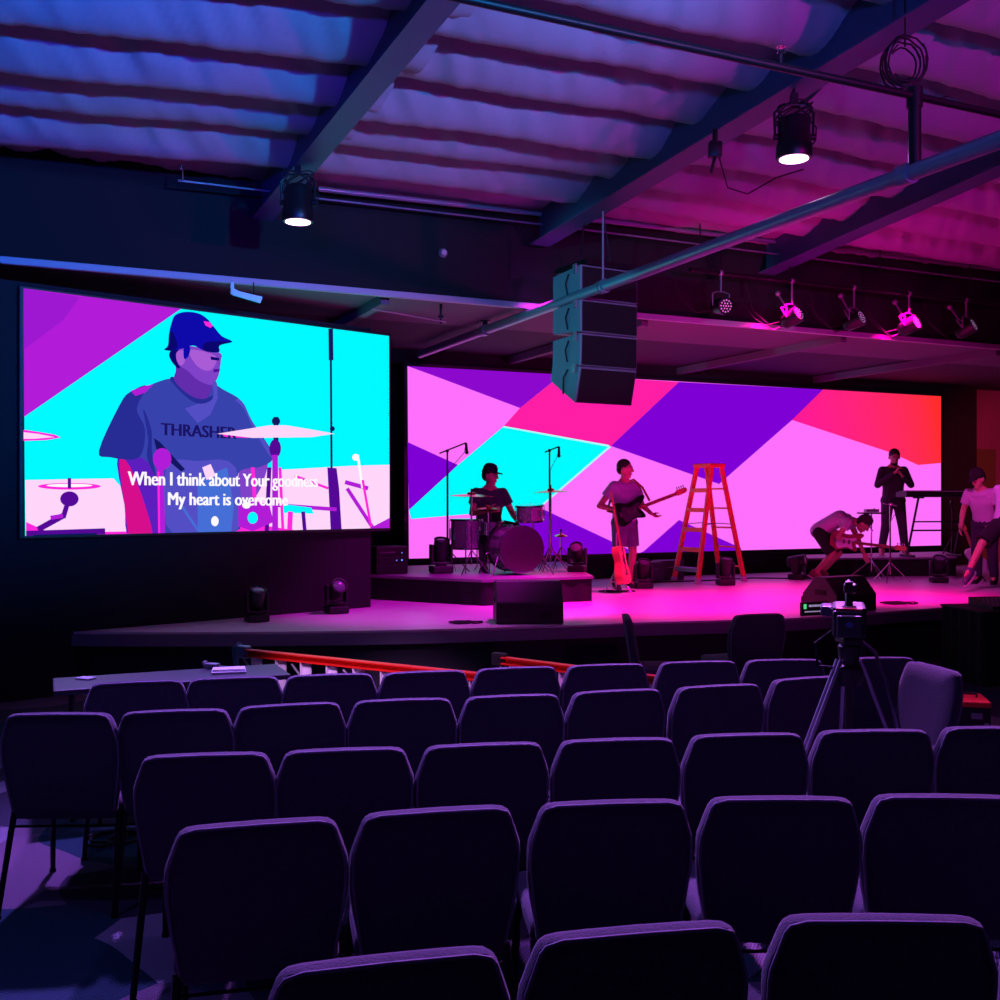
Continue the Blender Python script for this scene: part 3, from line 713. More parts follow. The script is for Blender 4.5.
def spot(name, loc, tgt, col, e, ang=60, blend=.5, r=.1):
    l = bpy.data.lights.new(name, 'SPOT'); l.energy = e; l.color = srgb(col)[:3]; l.spot_size = R(ang); l.spot_blend = blend; l.shadow_soft_size = r
    o = bpy.data.objects.new(name, l); COL.objects.link(o); o.location = loc
    o.rotation_euler = (V(tgt)-V(loc)).to_track_quat('-Z', 'Y').to_euler(); return o
c1 = P(298, 222, 8.64); c2 = P(794, 159, 7.55)
can('lit black can lamp hanging from the rafter over the left screen', c1, roofh(c1)-.45)
can('lit black can lamp hanging from the long rafter at upper right', c2, roofh(c2)-.45)
spot('can_light', c1+V((0, 0, -.02)), c1+V((0, 0, -4)), (255, 150, 255), 60, 75, .6, .09)
spot('can_light', c2+V((0, 0, -.02)), c2+V((0, 0, -4)), (255, 130, 255), 60, 75, .6, .09)

# batten and LED par lamps over the stage opening
bt = pipe('lighting_batten', 'black batten pipe carrying the par lamps before the header', [hp(690, .42, 4.37), hp(1130, .42, 4.37)], .024, BLACKM, 'batten')
for px in (700, 790, 880, 970): 
    p = hp(px, .42, 4.37); MB().tube([p, (p.x, p.y, 4.9)], .008, n=6).build('drop_rod', BLACKM, bt)
DOT = mat('led_dots', (235, 235, 240), .25, bump=.02)
DOT.node_tree.nodes['Principled BSDF'].inputs['Emission Color'].default_value = srgb((190, 170, 220)); DOT.node_tree.nodes['Principled BSDF'].inputs['Emission Strength'].default_value = .25  # faint glow put in for the light these unlit dots reflect
def make_par(name='par_lamp'):
    t = thing(name, '', 'lamp')
    T = M.Rotation(PI/2, 4, 'X')          # lens looks along -Y
    MB().lathe([(.055, -.13), (.085, -.10), (.095, 0), (.10, .10), (.10, .115), (.088, .117), (.088, .10)], n=24, T=T).build('housing', BLACKM, t, smooth=True)
    f = MB(); f.lathe([(.088, .102), (.088, .106)], n=24, T=T).build('face', MATTE, t)
    d = MB()
    for rr, n in ((.0, 1), (.033, 6), (.066, 12)):
        for k in range(n): d.ball((rr*math.cos(2*PI*k/n), -.107, rr*math.sin(2*PI*k/n)), (.0105, .005, .0105), n=8)
    d.build('led_dots', DOT, t)
    return t
def add_yoke(p, q, lab, rot, grp='unlit par lamps on the batten'):
    t = thing('par_lamp', lab, 'lamp', p, 0, grp)
    return t
par0 = make_par()
pars = [(721, 306, R(20), R(-10), 'dim par lamp farthest left on the batten'), (792, 318, R(38), R(22), 'par lamp second from left on the batten, tilted down'), (854, 321, R(42), R(18), 'par lamp in the middle of the batten with bright dotted face'),
        (909, 326, R(40), R(20), 'par lamp second from right on the batten'), (966, 329, R(44), R(24), 'par lamp nearest the right edge on the batten')]
for i, (px, py, yaw, pit, lab) in enumerate(pars):
    p0 = hp(px, .42, 0); z = EYE+(500-py)/F*p0.y; p0.z = z
    o = par0 if i == 0 else dup(par0, p0, None, lab, None)
    if i == 0: o.location = p0
    o['label'] = lab; o['group'] = 'par lamps on the batten over the stage'
    o.rotation_euler = (pit*-1 if False else -pit, 0, yaw)
    inv = o.rotation_euler.to_matrix().inverted()
    y = MB(); top = inv @ V((0, 0, 4.37-z)); s_ = inv @ V((0, 0, .14))
    y.tube([(-.11, 0, 0), s_+V((-.11, 0, 0)), s_*1.15+V((-.05, 0, 0)), s_*1.15+V((.05, 0, 0)), s_+V((.11, 0, 0)), (.11, 0, 0)], .008, n=6)
    y.tube([s_*1.15, top], .012, n=8); y.ball(top, .034)
    y.build('yoke', GREYM, o, smooth=True)
    w = MB().tube([inv @ V((.0, .12, .0)), inv @ V((-.25, .1, -.06)), inv @ V((-.45, .05, .10)), inv @ V((-.55, 0, 4.35-z))], .006, n=6); w.build('cable', RUBBER, o, smooth=True)
# coils of cable by the long rafter
q = P(905, 70, 6.6)
t = thing('cable_coil', 'loose coil of cables hanging by the long rafter at upper right', 'cable', (q.x, q.y, q.z+.05))
cc = MB(); random.seed(5)
for k in range(7):
    a0 = random.uniform(0, 6.28); rr = random.uniform(.07, .14)
    cc.tube([(rr*math.cos(w+a0), .02*k-.05, rr*1.2*math.sin(w+a0)+random.uniform(-.01, .01)) for w in [i*2*PI/18 for i in range(16)]], .006, n=6)
cc.tube([(-.05, 0, -.1), (.05, 0, -.22), (.18, 0, -.24), (.28, 0, -.22)], .006, n=6).tube([(0, 0, .1), (0, 0, roofh(q)-q.z-.05)], .006, n=6)
cc.build('loops', RUBBER, t, smooth=True)
q = P(715, 150, 7.9); tag(MB().tube([(0, 0, .16), (0, 0, 0)], .02).box((0, 0, 0), (.10, .08, .12), bev=.01).tube([(.0, 0, -.05), (-.03, 0, -.18)], .014).tube([(.03, 0, -.05), (.12, .1, -.26), (.3, .2, -.28), (.55, .3, -.12), (.8, .4, -.02)], .006, n=6).build('power_box', BLACKM, loc=q, smooth=30), 'black power box with trailing cable under the long rafter', 'box')

# ------------------------------------------------------------ moving head lamps on stage
def make_mover(label, loc, rz, pitch=0, lensm=None, grp='moving head lamps on the stage', s=1.0):
    t = thing('moving_head_lamp', label, 'lamp', loc, rz, grp); t.scale = (s, s, s)
    MB().box((0, 0, .05), (.26, .24, .09), bev=.015).box((0, -.125, .06), (.10, .01, .05)).build('base', BLACK, t)
    y = MB().lathe([(.07, .095), (.07, .115)], n=18)
    for sx in (-1, 1): y.box((sx*.125, 0, .235), (.035, .11, .25), bev=.012)
    y.box((0, 0, .125), (.25, .10, .03), bev=.01); y.build('yoke', BLACK, t)
    T = M.Translation((0, 0, .29)) @ M.Rotation(PI/2-pitch, 4, 'X')
    MB().lathe([(.06, -.15), (.09, -.13), (.10, 0), (.095, .10), (.10, .14), (.085, .145), (.08, .12)], n=22, T=T).build('head', BLACK, t, smooth=True)
    MB().lathe([(.08, .125), (.06, .135), (.02, .14)], n=22, T=T).build('lens', lensm or mat('lamp_glass', (120, 120, 140), .1, .2, bump=.02), t, smooth=True)
    return t
RT = ST+RI
make_mover('moving head lamp on the riser left of the drums', P(441, 0, 12.75).xy.to_3d()+V((0, 0, RT)), R(20), R(70))
make_mover('moving head lamp on the riser right of the drums', (.98, 13.0, RT), R(-15), R(40), s=.85)
make_mover('moving head lamp on the stage behind the bass player', (1.96, 14.05, ST), R(10), R(60), s=.9)
make_mover('moving head lamp on the stage between the ladder legs', (3.2, 14.55, ST), R(5), R(75), s=.9)
make_mover('moving head lamp with pale round lens right of the ladder', (4.52, 15.6, ST), R(60), R(10), mat('lamp_glass_pale', (225, 225, 240), .2, bump=.02), s=.95)
make_mover('moving head lamp on the stage below the keyboard riser end', (6.42, 15.0, ST), R(-10), R(60), s=.9)
make_mover('dark moving head lamp under the left screen, nearer its right end', (-1.75, 10.95, ST), R(30), R(30), s=.85)
make_mover('dark moving head lamp under the middle of the left screen', (-2.42, 10.2, ST), R(30), R(60), s=.8)
for x, y, lab in ((2.55, 15.55, 'black equipment box behind the ladder feet'), (2.15, 15.1, 'black equipment box on the stage behind the bass player')):
    t = thing('equipment_box', lab, 'box', (x, y, ST), R(24))
    MB().box((0, 0, .15), (.42, .25, .30), bev=.015).build('case', mat('box_grey', (64, 64, 76), .6, bump=.1), t); MB().tube([(-.1, -.13, .2), (-.1, -.16, .2), (.1, -.16, .2), (.1, -.13, .2)], .008).build('handle', GREYM, t)

# ------------------------------------------------------------ step ladder
ORG = mat('orange_fibreglass', (255, 120, 84), .45, bump=.05); LFT = mat('ladder_foot', (200, 200, 205), .6, bump=.05); ALU = mat('aluminium', (190, 190, 200), .35, .8, bump=.03)
A = V((2.565, 15.15, ST)); B = V((2.84, 14.74, ST)); Cc = V((3.64, 15.27, ST)); D = V((3.365, 15.68, ST))
pm = (A+B)/2; qm = (Cc+D)/2; mid = (pm+qm)/2; wdir = (A-B).normalized(); sdir = (qm-pm).normalized(); topz = ST+1.70
lad = thing('step_ladder', 'orange fibreglass step ladder standing open on the stage', 'ladder', (mid.x, mid.y, ST))
def LL(p): return V(p)-lad.location
def rail(a, b, nm, w=.07):
    d = (b-a).normalized(); T = frame(LL(a), d, wdir); L = (b-a).length
    m = MB().box((L/2, 0, 0), (L, w, .012), T=T).box((L/2, w/2-.006, .0), (L, .012, .035), T=T).box((L/2, -w/2+.006, .0), (L, .012, .035), T=T)
    r = m.build(nm, ORG, lad); MB().box((.035, 0, 0), (.09, w+.02, .045), T=T, bev=.006).build('rubber_foot', LFT, r); return r
tw = .15
tops = {'f': mid-sdir*.10+V((0, 0, 1.70)), 'r': mid+sdir*.10+V((0, 0, 1.70))}
fr_ = [(B, tops['f']-wdir*tw), (A, tops['f']+wdir*tw)]; rr_ = [(Cc, tops['r']-wdir*tw), (D, tops['r']+wdir*tw)]
for a, b in fr_+rr_: rail(V(a), V(b), 'rail')
for k, f in enumerate((.13, .30, .47, .64, .81)):
    a = fr_[0][0].lerp(fr_[0][1], f); b = fr_[1][0].lerp(fr_[1][1], f); T = frame(LL((a+b)/2), b-a, (0, 0, 1))
    MB().box((0, 0, 0), ((b-a).length, .085, .012), T=T).box((0, .04, -.025), ((b-a).length, .008, .06), T=T).box((0, -.04, -.025), ((b-a).length, .008, .06), T=T).build('step', ORG if k else ALU, lad)
    a = rr_[0][0].lerp(rr_[0][1], f); b = rr_[1][0].lerp(rr_[1][1], f); T = frame(LL((a+b)/2), b-a, (0, 0, 1))
    MB().box((0, 0, 0), ((b-a).length, .03, .025), T=T).build('rear_rung', ORG, lad)
for sgn in (-1, 1):
    a = fr_[0 if sgn < 0 else 1]; b = rr_[0 if sgn < 0 else 1]; pa = a[0].lerp(a[1], .5); pb = b[0].lerp(b[1], .5)
    MB().tube([LL(pa), LL((pa+pb)/2+V((0, 0, .02))), LL(pb)], .007, n=6).build('spreader', ALU, lad)
T = frame(LL(mid+V((0, 0, 1.72))), sdir, (0, 0, 1)); MB().box((0, 0, 0), (.32, .36, .06), T=T, bev=.012).build('top_cap', mat('ladder_cap', (250, 80, 60), .5, bump=.05), lad)

# red ladders lying on edge before the stage
RED = mat('red_fibreglass', (226, 34, 26), .4, bump=.05)
def lying(label, a, b, height, blackend, n):
    a = V(a); b = V(b); L = (b-a).length; d = (b-a).normalized()
    t = thing('folded_ladder', label, 'ladder', (a.x, a.y, 0), math.atan2(d.y, d.x), 'red ladders lying before the stage')
    for z, nm in ((height-.04, 'rail'), (.045, 'rail')):
        MB().box((L/2, 0, z), (L, .03, .055), bev=.004).box((L/2, -.03, z+.022), (L, .05, .010)).box((L/2, -.03, z-.022), (L, .05, .010)).build(nm, RED, t)
    for k in range(n):
        x = .12+(L-.3)*k/(n-1)
        MB().box((x, -.01, height/2), (.075, .012, height-.12)).box((x-.035, -.03, height/2), (.008, .04, height-.12)).build('step', mat('pale_step', (225, 220, 230), .5, .1, bump=.04), t)
        if k % 2 == 0 and k < n-1: MB().tube([(x-.14, -.03, height-.09), (x-.05, -.035, height-.17), (x-.02, -.035, height-.28)], .009, n=6).build('brace', ALU, t)
    em = BLACK if blackend else mat('ladder_shoe', (160, 190, 205), .5, .3, bump=.05)
    MB().box((-.05, 0, height-.04), (.13, .06, .10), bev=.012).build('end_cap', em, t); MB().box((-.02, 0, .05), (.10, .06, .09), bev=.012).build('end_cap', em, t)
    if not blackend:
        MB().tube([(-.09, 0, height+.01), (-.14, .0, height-.02), (-.13, 0, height-.14), (-.11, 0, height-.2)], [.03, .03, .022, .018], n=8).build('rubber_foot', mat('ladder_rubber', (90, 140, 165), .6, bump=.05), t, smooth=True)
    return t
lying('red rail folded ladder lying on edge at the left with pale steps', P(248, 0, 8.15).xy.to_3d(), P(500, 0, 6.95).xy.to_3d(), .61, False, 9)
lying('red folded ladder with black end lying on edge behind the middle rows', P(505, 0, 7.75).xy.to_3d(), P(672, 0, 6.85).xy.to_3d(), .61, True, 6)

# ------------------------------------------------------------ narrow table at the left
tb = thing('narrow_table', 'narrow dark folding table standing at the left of the front rows', 'table', (-1.93, 6.05, 0), R(24))
MB().box((0, 0, .725), (1.3, .44, .03), bev=.006).build('table_top', mat('table_laminate', (52, 48, 60), .5, bump=.04, bscale=30), tb)
for sx in (-.55, .55):
    for sy in (-.17, .17): MB().tube([(sx, sy, .71), (sx, sy, 0)], .014).build('leg', BLACKM, tb)
    MB().tube([(sx, -.17, .35), (sx, .17, .35)], .010).build('brace', BLACKM, tb)
def on_table(px, py): d = (EYE-.74)*F/(py-500); return V(((px-500)/F*d, d, .74))
p = on_table(86, 679); tag(MB().box((0, 0, .006), (.07, .10, .008), bev=.002).build('phone', mat('phone_pale', (190, 190, 205), .2, bump=.02), loc=p, rot=(0, 0, R(70))), 'small pale phone at the left end of the dark table', 'phone')
p = on_table(212, 669); tag(MB().box((0, 0, .02), (.10, .05, .035), bev=.012).tube([(.05, 0, .02), (.12, .03, .01), (.16, -.02, .008)], .006, n=6).ball((-.05, .0, .03), .02).build('stapler', GREYM, loc=p, rot=(0, 0, R(-20)), smooth=30), 'small grey gadget with short cable on the dark table', 'gadget')
p = on_table(238, 672); tag(MB().box((0, 0, .008), (.20, .12, .012), bev=.003).box((0, .01, .022), (.19, .11, .010), bev=.003).build('paper_stack', WHITE, loc=p+V((-.05, -.02, 0)), rot=(0, 0, R(15))), 'pale papers at the far end of the dark table', 'papers')

# ------------------------------------------------------------ right side: draped table and red topped box
dt = thing('draped_table', 'black draped table before the stage at the right edge', 'table', (5.2, 10.2, 0), R(8))
ring = []
Wd, Dd = 1.3, .7
cor = [(-Wd/2, -Dd/2), (Wd/2, -Dd/2), (Wd/2, Dd/2), (-Wd/2, Dd/2)]
for i in range(4):
    a = V(cor[i]); b = V(cor[(i+1) % 4]); L = (b-a).length; k = int(L/.03); n = V(((b-a).y, -(b-a).x)).normalized()
    for j in range(k): q = a+(b-a)*j/k+n*.014*math.sin(j*1.25); ring.append((q.x, q.y))
MB().prism(ring, .70).build('cloth_skirt', DRAPE, dt, smooth=60); MB().box((0, 0, .71), (Wd+.03, Dd+.03, .02), bev=.008).build('table_top', mat('black_table_top', (34, 32, 40), .7, bump=.1), dt)
mx = thing('mixer', 'low black mixing desk lying on the draped table at the right edge', 'mixer', (5.02, 10.12, .72), R(8))
MB().add([(-.3, -.2, 0), (.3, -.2, 0), (.3, .2, 0), (-.3, .2, 0), (-.3, -.2, .03), (.3, -.2, .03), (.3, .2, .09), (-.3, .2, .09)], [(0, 3, 2, 1), (4, 5, 6, 7), (0, 1, 5, 4), (1, 2, 6, 5), (2, 3, 7, 6), (3, 0, 4, 7)]).build('case', BLACK, mx)
k = MB()
for i in range(12):
    for j in range(4): k.lathe([(.008, 0), (.006, .014)], n=8, T=M.Translation((-.26+i*.047, -.15+j*.08, .036+j*.012)))
k.build('knobs', GREYM, mx)
bx = thing('tool_case', 'black tool case with red top on the floor by the right aisle', 'case', (3.2, 7.0, 0), R(-14))
MB().box((0, 0, .20), (.22, .34, .40), bev=.02).build('body', BLACK, bx); MB().box((0, 0, .415), (.225, .345, .04), bev=.012).build('lid', mat('red_lid', (225, 30, 30), .45, bump=.05), bx)
MB().tube([(-.05, 0, .43), (-.05, 0, .46), (.05, 0, .46), (.05, 0, .43)], .008).build('handle', RUBBER, bx)
MB().box((.02, -.172, .34), (.07, .006, .04), bev=.002).box((.08, -.172, .28), (.03, .006, .03)).build('latch', GREYM, bx)

# ------------------------------------------------------------ video camera on tripod
tp = thing('camera_tripod', 'black tripod with pale tube legs standing among the rows', 'tripod', (1.62, 4.76, 0), 0)
apex = 1.04
for a0, r0 in ((192, .48), (-15, .42), (80, .30)):
    c, s_ = math.cos(R(a0)), math.sin(R(a0))
    l = MB(); j = V((c*.05, s_*.05, apex)); f = V((c*r0, s_*r0, .02)); 
    for o_ in (-.015, .015): l.tube([j+V((-s_*o_, c*o_, 0)), j.lerp(f, .5)+V((-s_*o_, c*o_, 0))], .009, n=8)
    l.tube([j.lerp(f, .42), f], .011, n=8)
    lg = l.build('leg', mat('tripod_tube', (170, 170, 185), .3, .6, bump=.02), tp, smooth=True)
    MB().box(j.lerp(f, .48), (.05, .05, .06), bev=.01).tube([j.lerp(f, .48), j.lerp(f, .48)+V((c*.05, s_*.05, 0))], .012).build('leg_lock', BLACK, lg)
    MB().ball(f, (.025, .025, .02)).build('rubber_foot', RUBBER, lg)
MB().lathe([(.05, .92), (.065, .95), (.065, 1.0), (.04, 1.02), (.04, 1.06)], n=18).tube([(0, 0, .95), (0, 0, .62)], .018).build('crown', BLACK, tp, smooth=True)
MB().lathe([(.045, 1.04), (.05, 1.10), (.035, 1.12)], n=18).box((0, 0, 1.13), (.09, .13, .03), bev=.006).box((.055, 0, 1.09), (.03, .06, .06), bev=.008).build('fluid_head', BLACK, tp)
MB().tube([(.05, -.02, 1.13), (.10, -.06, 1.08), (.13, -.10, .98), (.165, -.16, .76)], .009, n=8).tube([(.155, -.14, .84), (.167, -.165, .74)], .014, n=8).build('pan_handle', mat('handle_tube', (150, 150, 165), .3, .8, bump=.02), tp, smooth=True)
vc = thing('video_camera', 'black broadcast video camera seen from behind on the tripod', 'camera', (1.62, 4.76, 1.147), R(-18)); vc.scale = (1.14, .96, .92)
MB().box((0, .02, .085), (.13, .30, .15), bev=.014).box((-.005, -.155, .08), (.115, .07, .13), bev=.01).build('body', BLACK, vc)
MB().box((0, -.205, .075), (.095, .035, .105), bev=.008).build('battery', mat('battery_black', (34, 34, 44), .5, bump=.1), vc)
MB().tube([(.0, -.224, .085), (.0, -.228, .085)], .014, n=18).build('battery_emblem', mat('emblem_blue', (70, 90, 150), .5, bump=.02), vc)
MB().tube([(0, .17, .09), (0, .24, .09)], .05, n=20).tube([(0, .24, .09), (0, .30, .09)], .06, n=20).build('lens', BLACK, vc, smooth=True)
MB().tube([(0, -.06, .155), (0, -.05, .21), (0, .12, .21), (0, .13, .155)], .014, n=8).build('top_handle', BLACK, vc, smooth=True)
MB().box((.005, -.02, .245), (.05, .10, .045), bev=.008).tube([(.0, .05, .25), (.0, .16, .262)], .012).box((0, -.06, .265), (.03, .03, .03)).build('shotgun_microphone', BLACK, vc)
MB().box((-.085, .02, .13), (.05, .16, .05), bev=.01).tube([(-.08, -.05, .13), (-.085, -.12, .135)], .022, n=14).build('viewfinder', mat('viewfinder_grey', (90, 90, 110), .3, .3, bump=.02), vc)
MB().box((0, -.15, .152), (.10, .05, .010)).build('record_light', mat('red_strip', (190, 40, 60), .4, bump=.02), vc)
MB().tube([(-.06, -.15, .05), (-.13, -.16, -.02), (-.12, -.10, -.14), (-.05, 0, -.16)], .006, n=6).build('cable', RUBBER, vc, smooth=True)

# ------------------------------------------------------------ cables on the floors
def squiggle(name, label, c, w, h, n, r=.008, m=RUBBER, z=None):
    random.seed(n); pts = []
    for i in range(n*8):
        a = i/8*2*PI*.83; k = .55+.45*math.sin(i*.37); pts.append((c[0]+w*k*math.cos(a)+w*.3*math.sin(i*.11), c[1]+h*k*math.sin(a), c[2]+r+.004*(i % 3)))
    tag(MB().tube(pts, r, n=6).build(name, m, smooth=True), label, 'cable', None)
squiggle('coiled_cable', 'dark coiled cable lying on the stage left of the front wedge', (-.36, 10.05, ST), .17, .10, 5)
squiggle('coiled_cable', 'tangled cable and adapter on the stage edge right of the camera', (4.62, 11.95, ST), .22, .14, 5)
squiggle('coiled_cable', 'small coil of cable on the carpet between the left chairs', (-2.05, 5.35, 0), .14, .14, 4)
squiggle('coiled_cable', 'cables lying around the drum riser edge by the stands', (1.5, 13.5, ST), .25, .15, 6, .006)
tag(MB().tube([(1.9, 14.6, ST+.01), (2.3, 15.0, ST+.01), (3.1, 15.3, ST+.01), (3.9, 15.8, ST+.01), (4.4, 15.7, ST+.01), (5.2, 15.8, ST+.01)], .01, n=6).build('stage_cable', RUBBER, smooth=True), 'long black cable along the stage behind the ladder', 'cable')

# ------------------------------------------------------------ drum kit
def sparkle():
    m = mat('drum_sparkle', (150, 146, 156), .3, .2, bump=.1, bscale=300, var=.5, vscale=70); return m
SPK = sparkle(); HEAD = mat('drum_head', (215, 210, 205), .5, bump=.02); BRASS = mat('cymbal_brass', (215, 180, 110), .25, 1, bump=.15, bscale=90); KWR = mat('kick_wrap', (110, 92, 112), .25, .2, bump=.05, var=.3)
def drum(name, label, loc, r, h, rot=(0, 0, 0), legs=None, wrap=SPK, lugs=8):
    t = thing(name, label, 'drum', loc); t.rotation_euler = rot; t['group'] = 'drum kit on the riser'
    MB().lathe([(r, 0), (r, h)], n=32).build('shell', wrap, t, smooth=True)
    for z, nm in ((0, 'hoop'), (h, 'hoop')): MB().lathe([(r+.004, z-.012), (r+.012, z-.012), (r+.012, z+.012), (r+.004, z+.012)], n=32).build(nm, CHROME, t, smooth=True)
    MB().lathe([(r*.98, h+.002), (r*.98, h+.006)], n=32).build('drum_head', HEAD, t)
    l = MB()
    for k in range(lugs):
        a = 2*PI*k/lugs; l.box((math.cos(a)*(r+.012), math.sin(a)*(r+.012), h/2), (.02, .02, h*.4)).tube([(math.cos(a)*(r+.016), math.sin(a)*(r+.016), 0), (math.cos(a)*(r+.016), math.sin(a)*(r+.016), h)], .004, n=6)
    l.build('lugs', CHROME, t)
    if legs:
        for k in range(3):
            a = 2*PI*k/3+.5; MB().tube([(math.cos(a)*(r+.02), math.sin(a)*(r+.02), h*.6), (math.cos(a)*(r+.02), math.sin(a)*(r+.02), -legs+.05), (math.cos(a)*(r+.06), math.sin(a)*(r+.06), -legs)], .008, n=8).build('leg', CHROME, t, smooth=True)
    return t
kd = V((.37, -.93, 0))
k0 = V((.26, 12.38, RT+.315))
kick = thing('bass_drum', 'big bass drum with black front head facing the hall', 'drum', k0, 0); kick['group'] = 'drum kit on the riser'
T = frame((0, 0, 0), (0, 0, 1), tuple(kd))
T = frame((0, 0, 0), V((0, 0, 1)).cross(kd), tuple(kd))
MB().lathe([(.272, -.42), (.272, 0)], n=40, T=T).build('shell', KWR, kick, smooth=True)
for z in (-.42, 0): MB().lathe([(.276, z-.02), (.29, z-.02), (.29, z+.02), (.276, z+.02)], n=40, T=T).build('hoop', CHROME if z == 0 else BLACK, kick, smooth=True)
MB().lathe([(.27, .004), (.27, .010)], n=40, T=T).build('front_head', mat('black_head', (7, 6, 13), .9, bump=.02, spec=.08), kick)
MB().box((.07, .05, .013), (.10, .035, .003), T=T).box((.03, .01, .013), (.03, .05, .003), T=T).build('head_emblem', mat('emblem_red', (130, 30, 50), .5, bump=.02), kick)
l = MB()
for k in range(8):
    a = 2*PI*k/8+.2; l.tube([T @ V((math.cos(a)*.285, math.sin(a)*.285, -.42)), T @ V((math.cos(a)*.285, math.sin(a)*.285, .01))], .006, n=6)
    l.box((math.cos(a)*.282, math.sin(a)*.282, -.21), (.03, .03, .08), T=T)
l.build('lugs', CHROME, kick)
for s_ in (-1, 1):
    e = V((0, 0, 1)).cross(kd)*s_; MB().tube([e*.27+V((0, 0, -.05))-kd*.06, e*.40+V((0, 0, -.31))+kd*.05], .010, n=8).build('spur', CHROME, kick, smooth=True)
drum('rack_tom', 'grey sparkle rack tom mounted right above the bass drum', (.375, 12.78, 1.52), .165, .19, (R(5), R(-2), 0), wrap=SPK)
drum('floor_tom', 'grey sparkle floor tom left of the bass drum', (-.42, 12.95, RT+.30), .20, .36, (0, 0, 0), legs=.30, wrap=SPK)
drum('snare_drum', 'snare drum between the floor tom and the bass drum', (-.13, 12.95, RT+.50), .17, .14, (R(6), 0, 0), legs=.50, wrap=CHROME)
t = thing('tom_holder', 'chrome tom holder rising behind the bass drum', 'stand', (.42, 12.98, RT)); MB().tube([(0, 0, 0), (0, 0, .72), (-.03, -.06, .76)], .012).tube([(0, 0, .25), (-.2, .1, 0)], .008).tube([(0, 0, .25), (.2, .1, 0)], .008).tube([(0, 0, .25), (0, .25, 0)], .008).build('post', CHROME, t, smooth=True)
def stand(t, H, m=BLACKM, spread=.26, r=.011, a0=0):
    MB().tube([(0, 0, .12), (0, 0, H)], r, n=8).build('post', m, t, smooth=True)
    for k in range(3):
        a = a0+2*PI*k/3; MB().tube([(0, 0, .30), (math.cos(a)*spread, math.sin(a)*spread, .012)], .008, n=6).build('leg', m, t, smooth=True)
def cymbal(label, x, y, z, r, tilt=(0, 0, 0), base=RT, m=BRASS, grp='cymbals around the drum kit', hat=False):
    t = thing('hi_hat' if hat else 'cymbal', label, 'cymbal', (x, y, base), 0, grp); H = z-base
    stand(t, H+.05, CHROME, .22)
    T = M.Translation((0, 0, H)) @ M.Rotation(tilt[0], 4, 'X') @ M.Rotation(tilt[1], 4, 'Y')
    MB().lathe([(r, 0), (r*.6, .014), (r*.22, .024), (r*.16, .045), (.012, .05), (.012, .046), (r*.14, .040), (r*.2, .019), (r*.6, .009), (r, -.003)], n=36, T=T).build('disc', m, t, smooth=True)
    if hat: MB().lathe([(r, -.012), (r*.6, -.024), (r*.2, -.034), (.01, -.05)], n=36, T=T).build('disc', m, t, smooth=True)
    MB().tube([T @ V((0, 0, .045)), T @ V((0, 0, .09))], .012, n=8).build('felt', RUBBER, t)
    return t
cymbal('wide crash cymbal left of the drummer', -.35, 12.55, EYE+4/F*12.55, .27, (R(2), R(1.5), 0))
cymbal('ride cymbal right of the drummer by the right microphone', .64, 12.95, EYE+8/F*12.95, .22, (R(1.5), R(-2), 0))
cymbal('hi hat pair low before the drummer', -.15, 12.68, EYE-9/F*12.7, .17, (R(1), 0, 0), hat=True)
cymbal('small low cymbal on the riser right of the kit', .80, 13.45, EYE-36/F*13.4, .085, (R(8), 0, 0))
def micstand(label, x, y, base, H, boom, mic, m=BLACKM, spread=.28):
    t = thing('microphone_stand', label, 'stand', (x, y, base), 0, 'boom microphone stands'); stand(t, H, m, spread)
    b0, b1 = V(boom[0]), V(boom[1]); MB().tube([b0, b1], .009, n=8).ball((0, 0, H), .022).build('boom', m, t, smooth=True)
    MB().tube([b1, b1+V(mic)], [.016, .020], n=10).ball(b1+V(mic), .024).build('microphone', m, t, smooth=True)
    MB().tube([b1, b1+V((-.02, 0, -.12)), V((0.01, 0, H-.25)), V((.012, 0, .4)), V((.1, .1, .01))], .004, n=6).build('cable', RUBBER, t, smooth=True)
H_ = EYE+49/F*12.85-RT
micstand('tall boom microphone stand left of the drums', -.66, 12.85, RT, H_, ((-.10, 0, H_-.03), (.235, -.05, H_+.10)), (.01, 0, -.12))
H_ = EYE+50/F*13.1-RT
micstand('tall boom microphone stand right of the drums', .64, 13.25, RT, H_, ((-.06, 0, H_-.02), (.12, -.03, H_+.05)), (.0, 0, -.12))
t = thing('drum_throne', 'round drum throne under the seated drummer', 'stool', (-.14, 13.36, RT)); stand(t, .42, CHROME, .24); MB().lathe([(.02, .40), (.16, .41), (.17, .45), (.14, .485), (.02, .49)], n=24).build('seat', BLACK, t, smooth=True)
micstand('short microphone stand before the bass drum', .52, 12.13, ST, .35, ((0, 0, .33), (-.10, .1, .42)), (-.05, .04, .0), CHROME, .15) if False else None

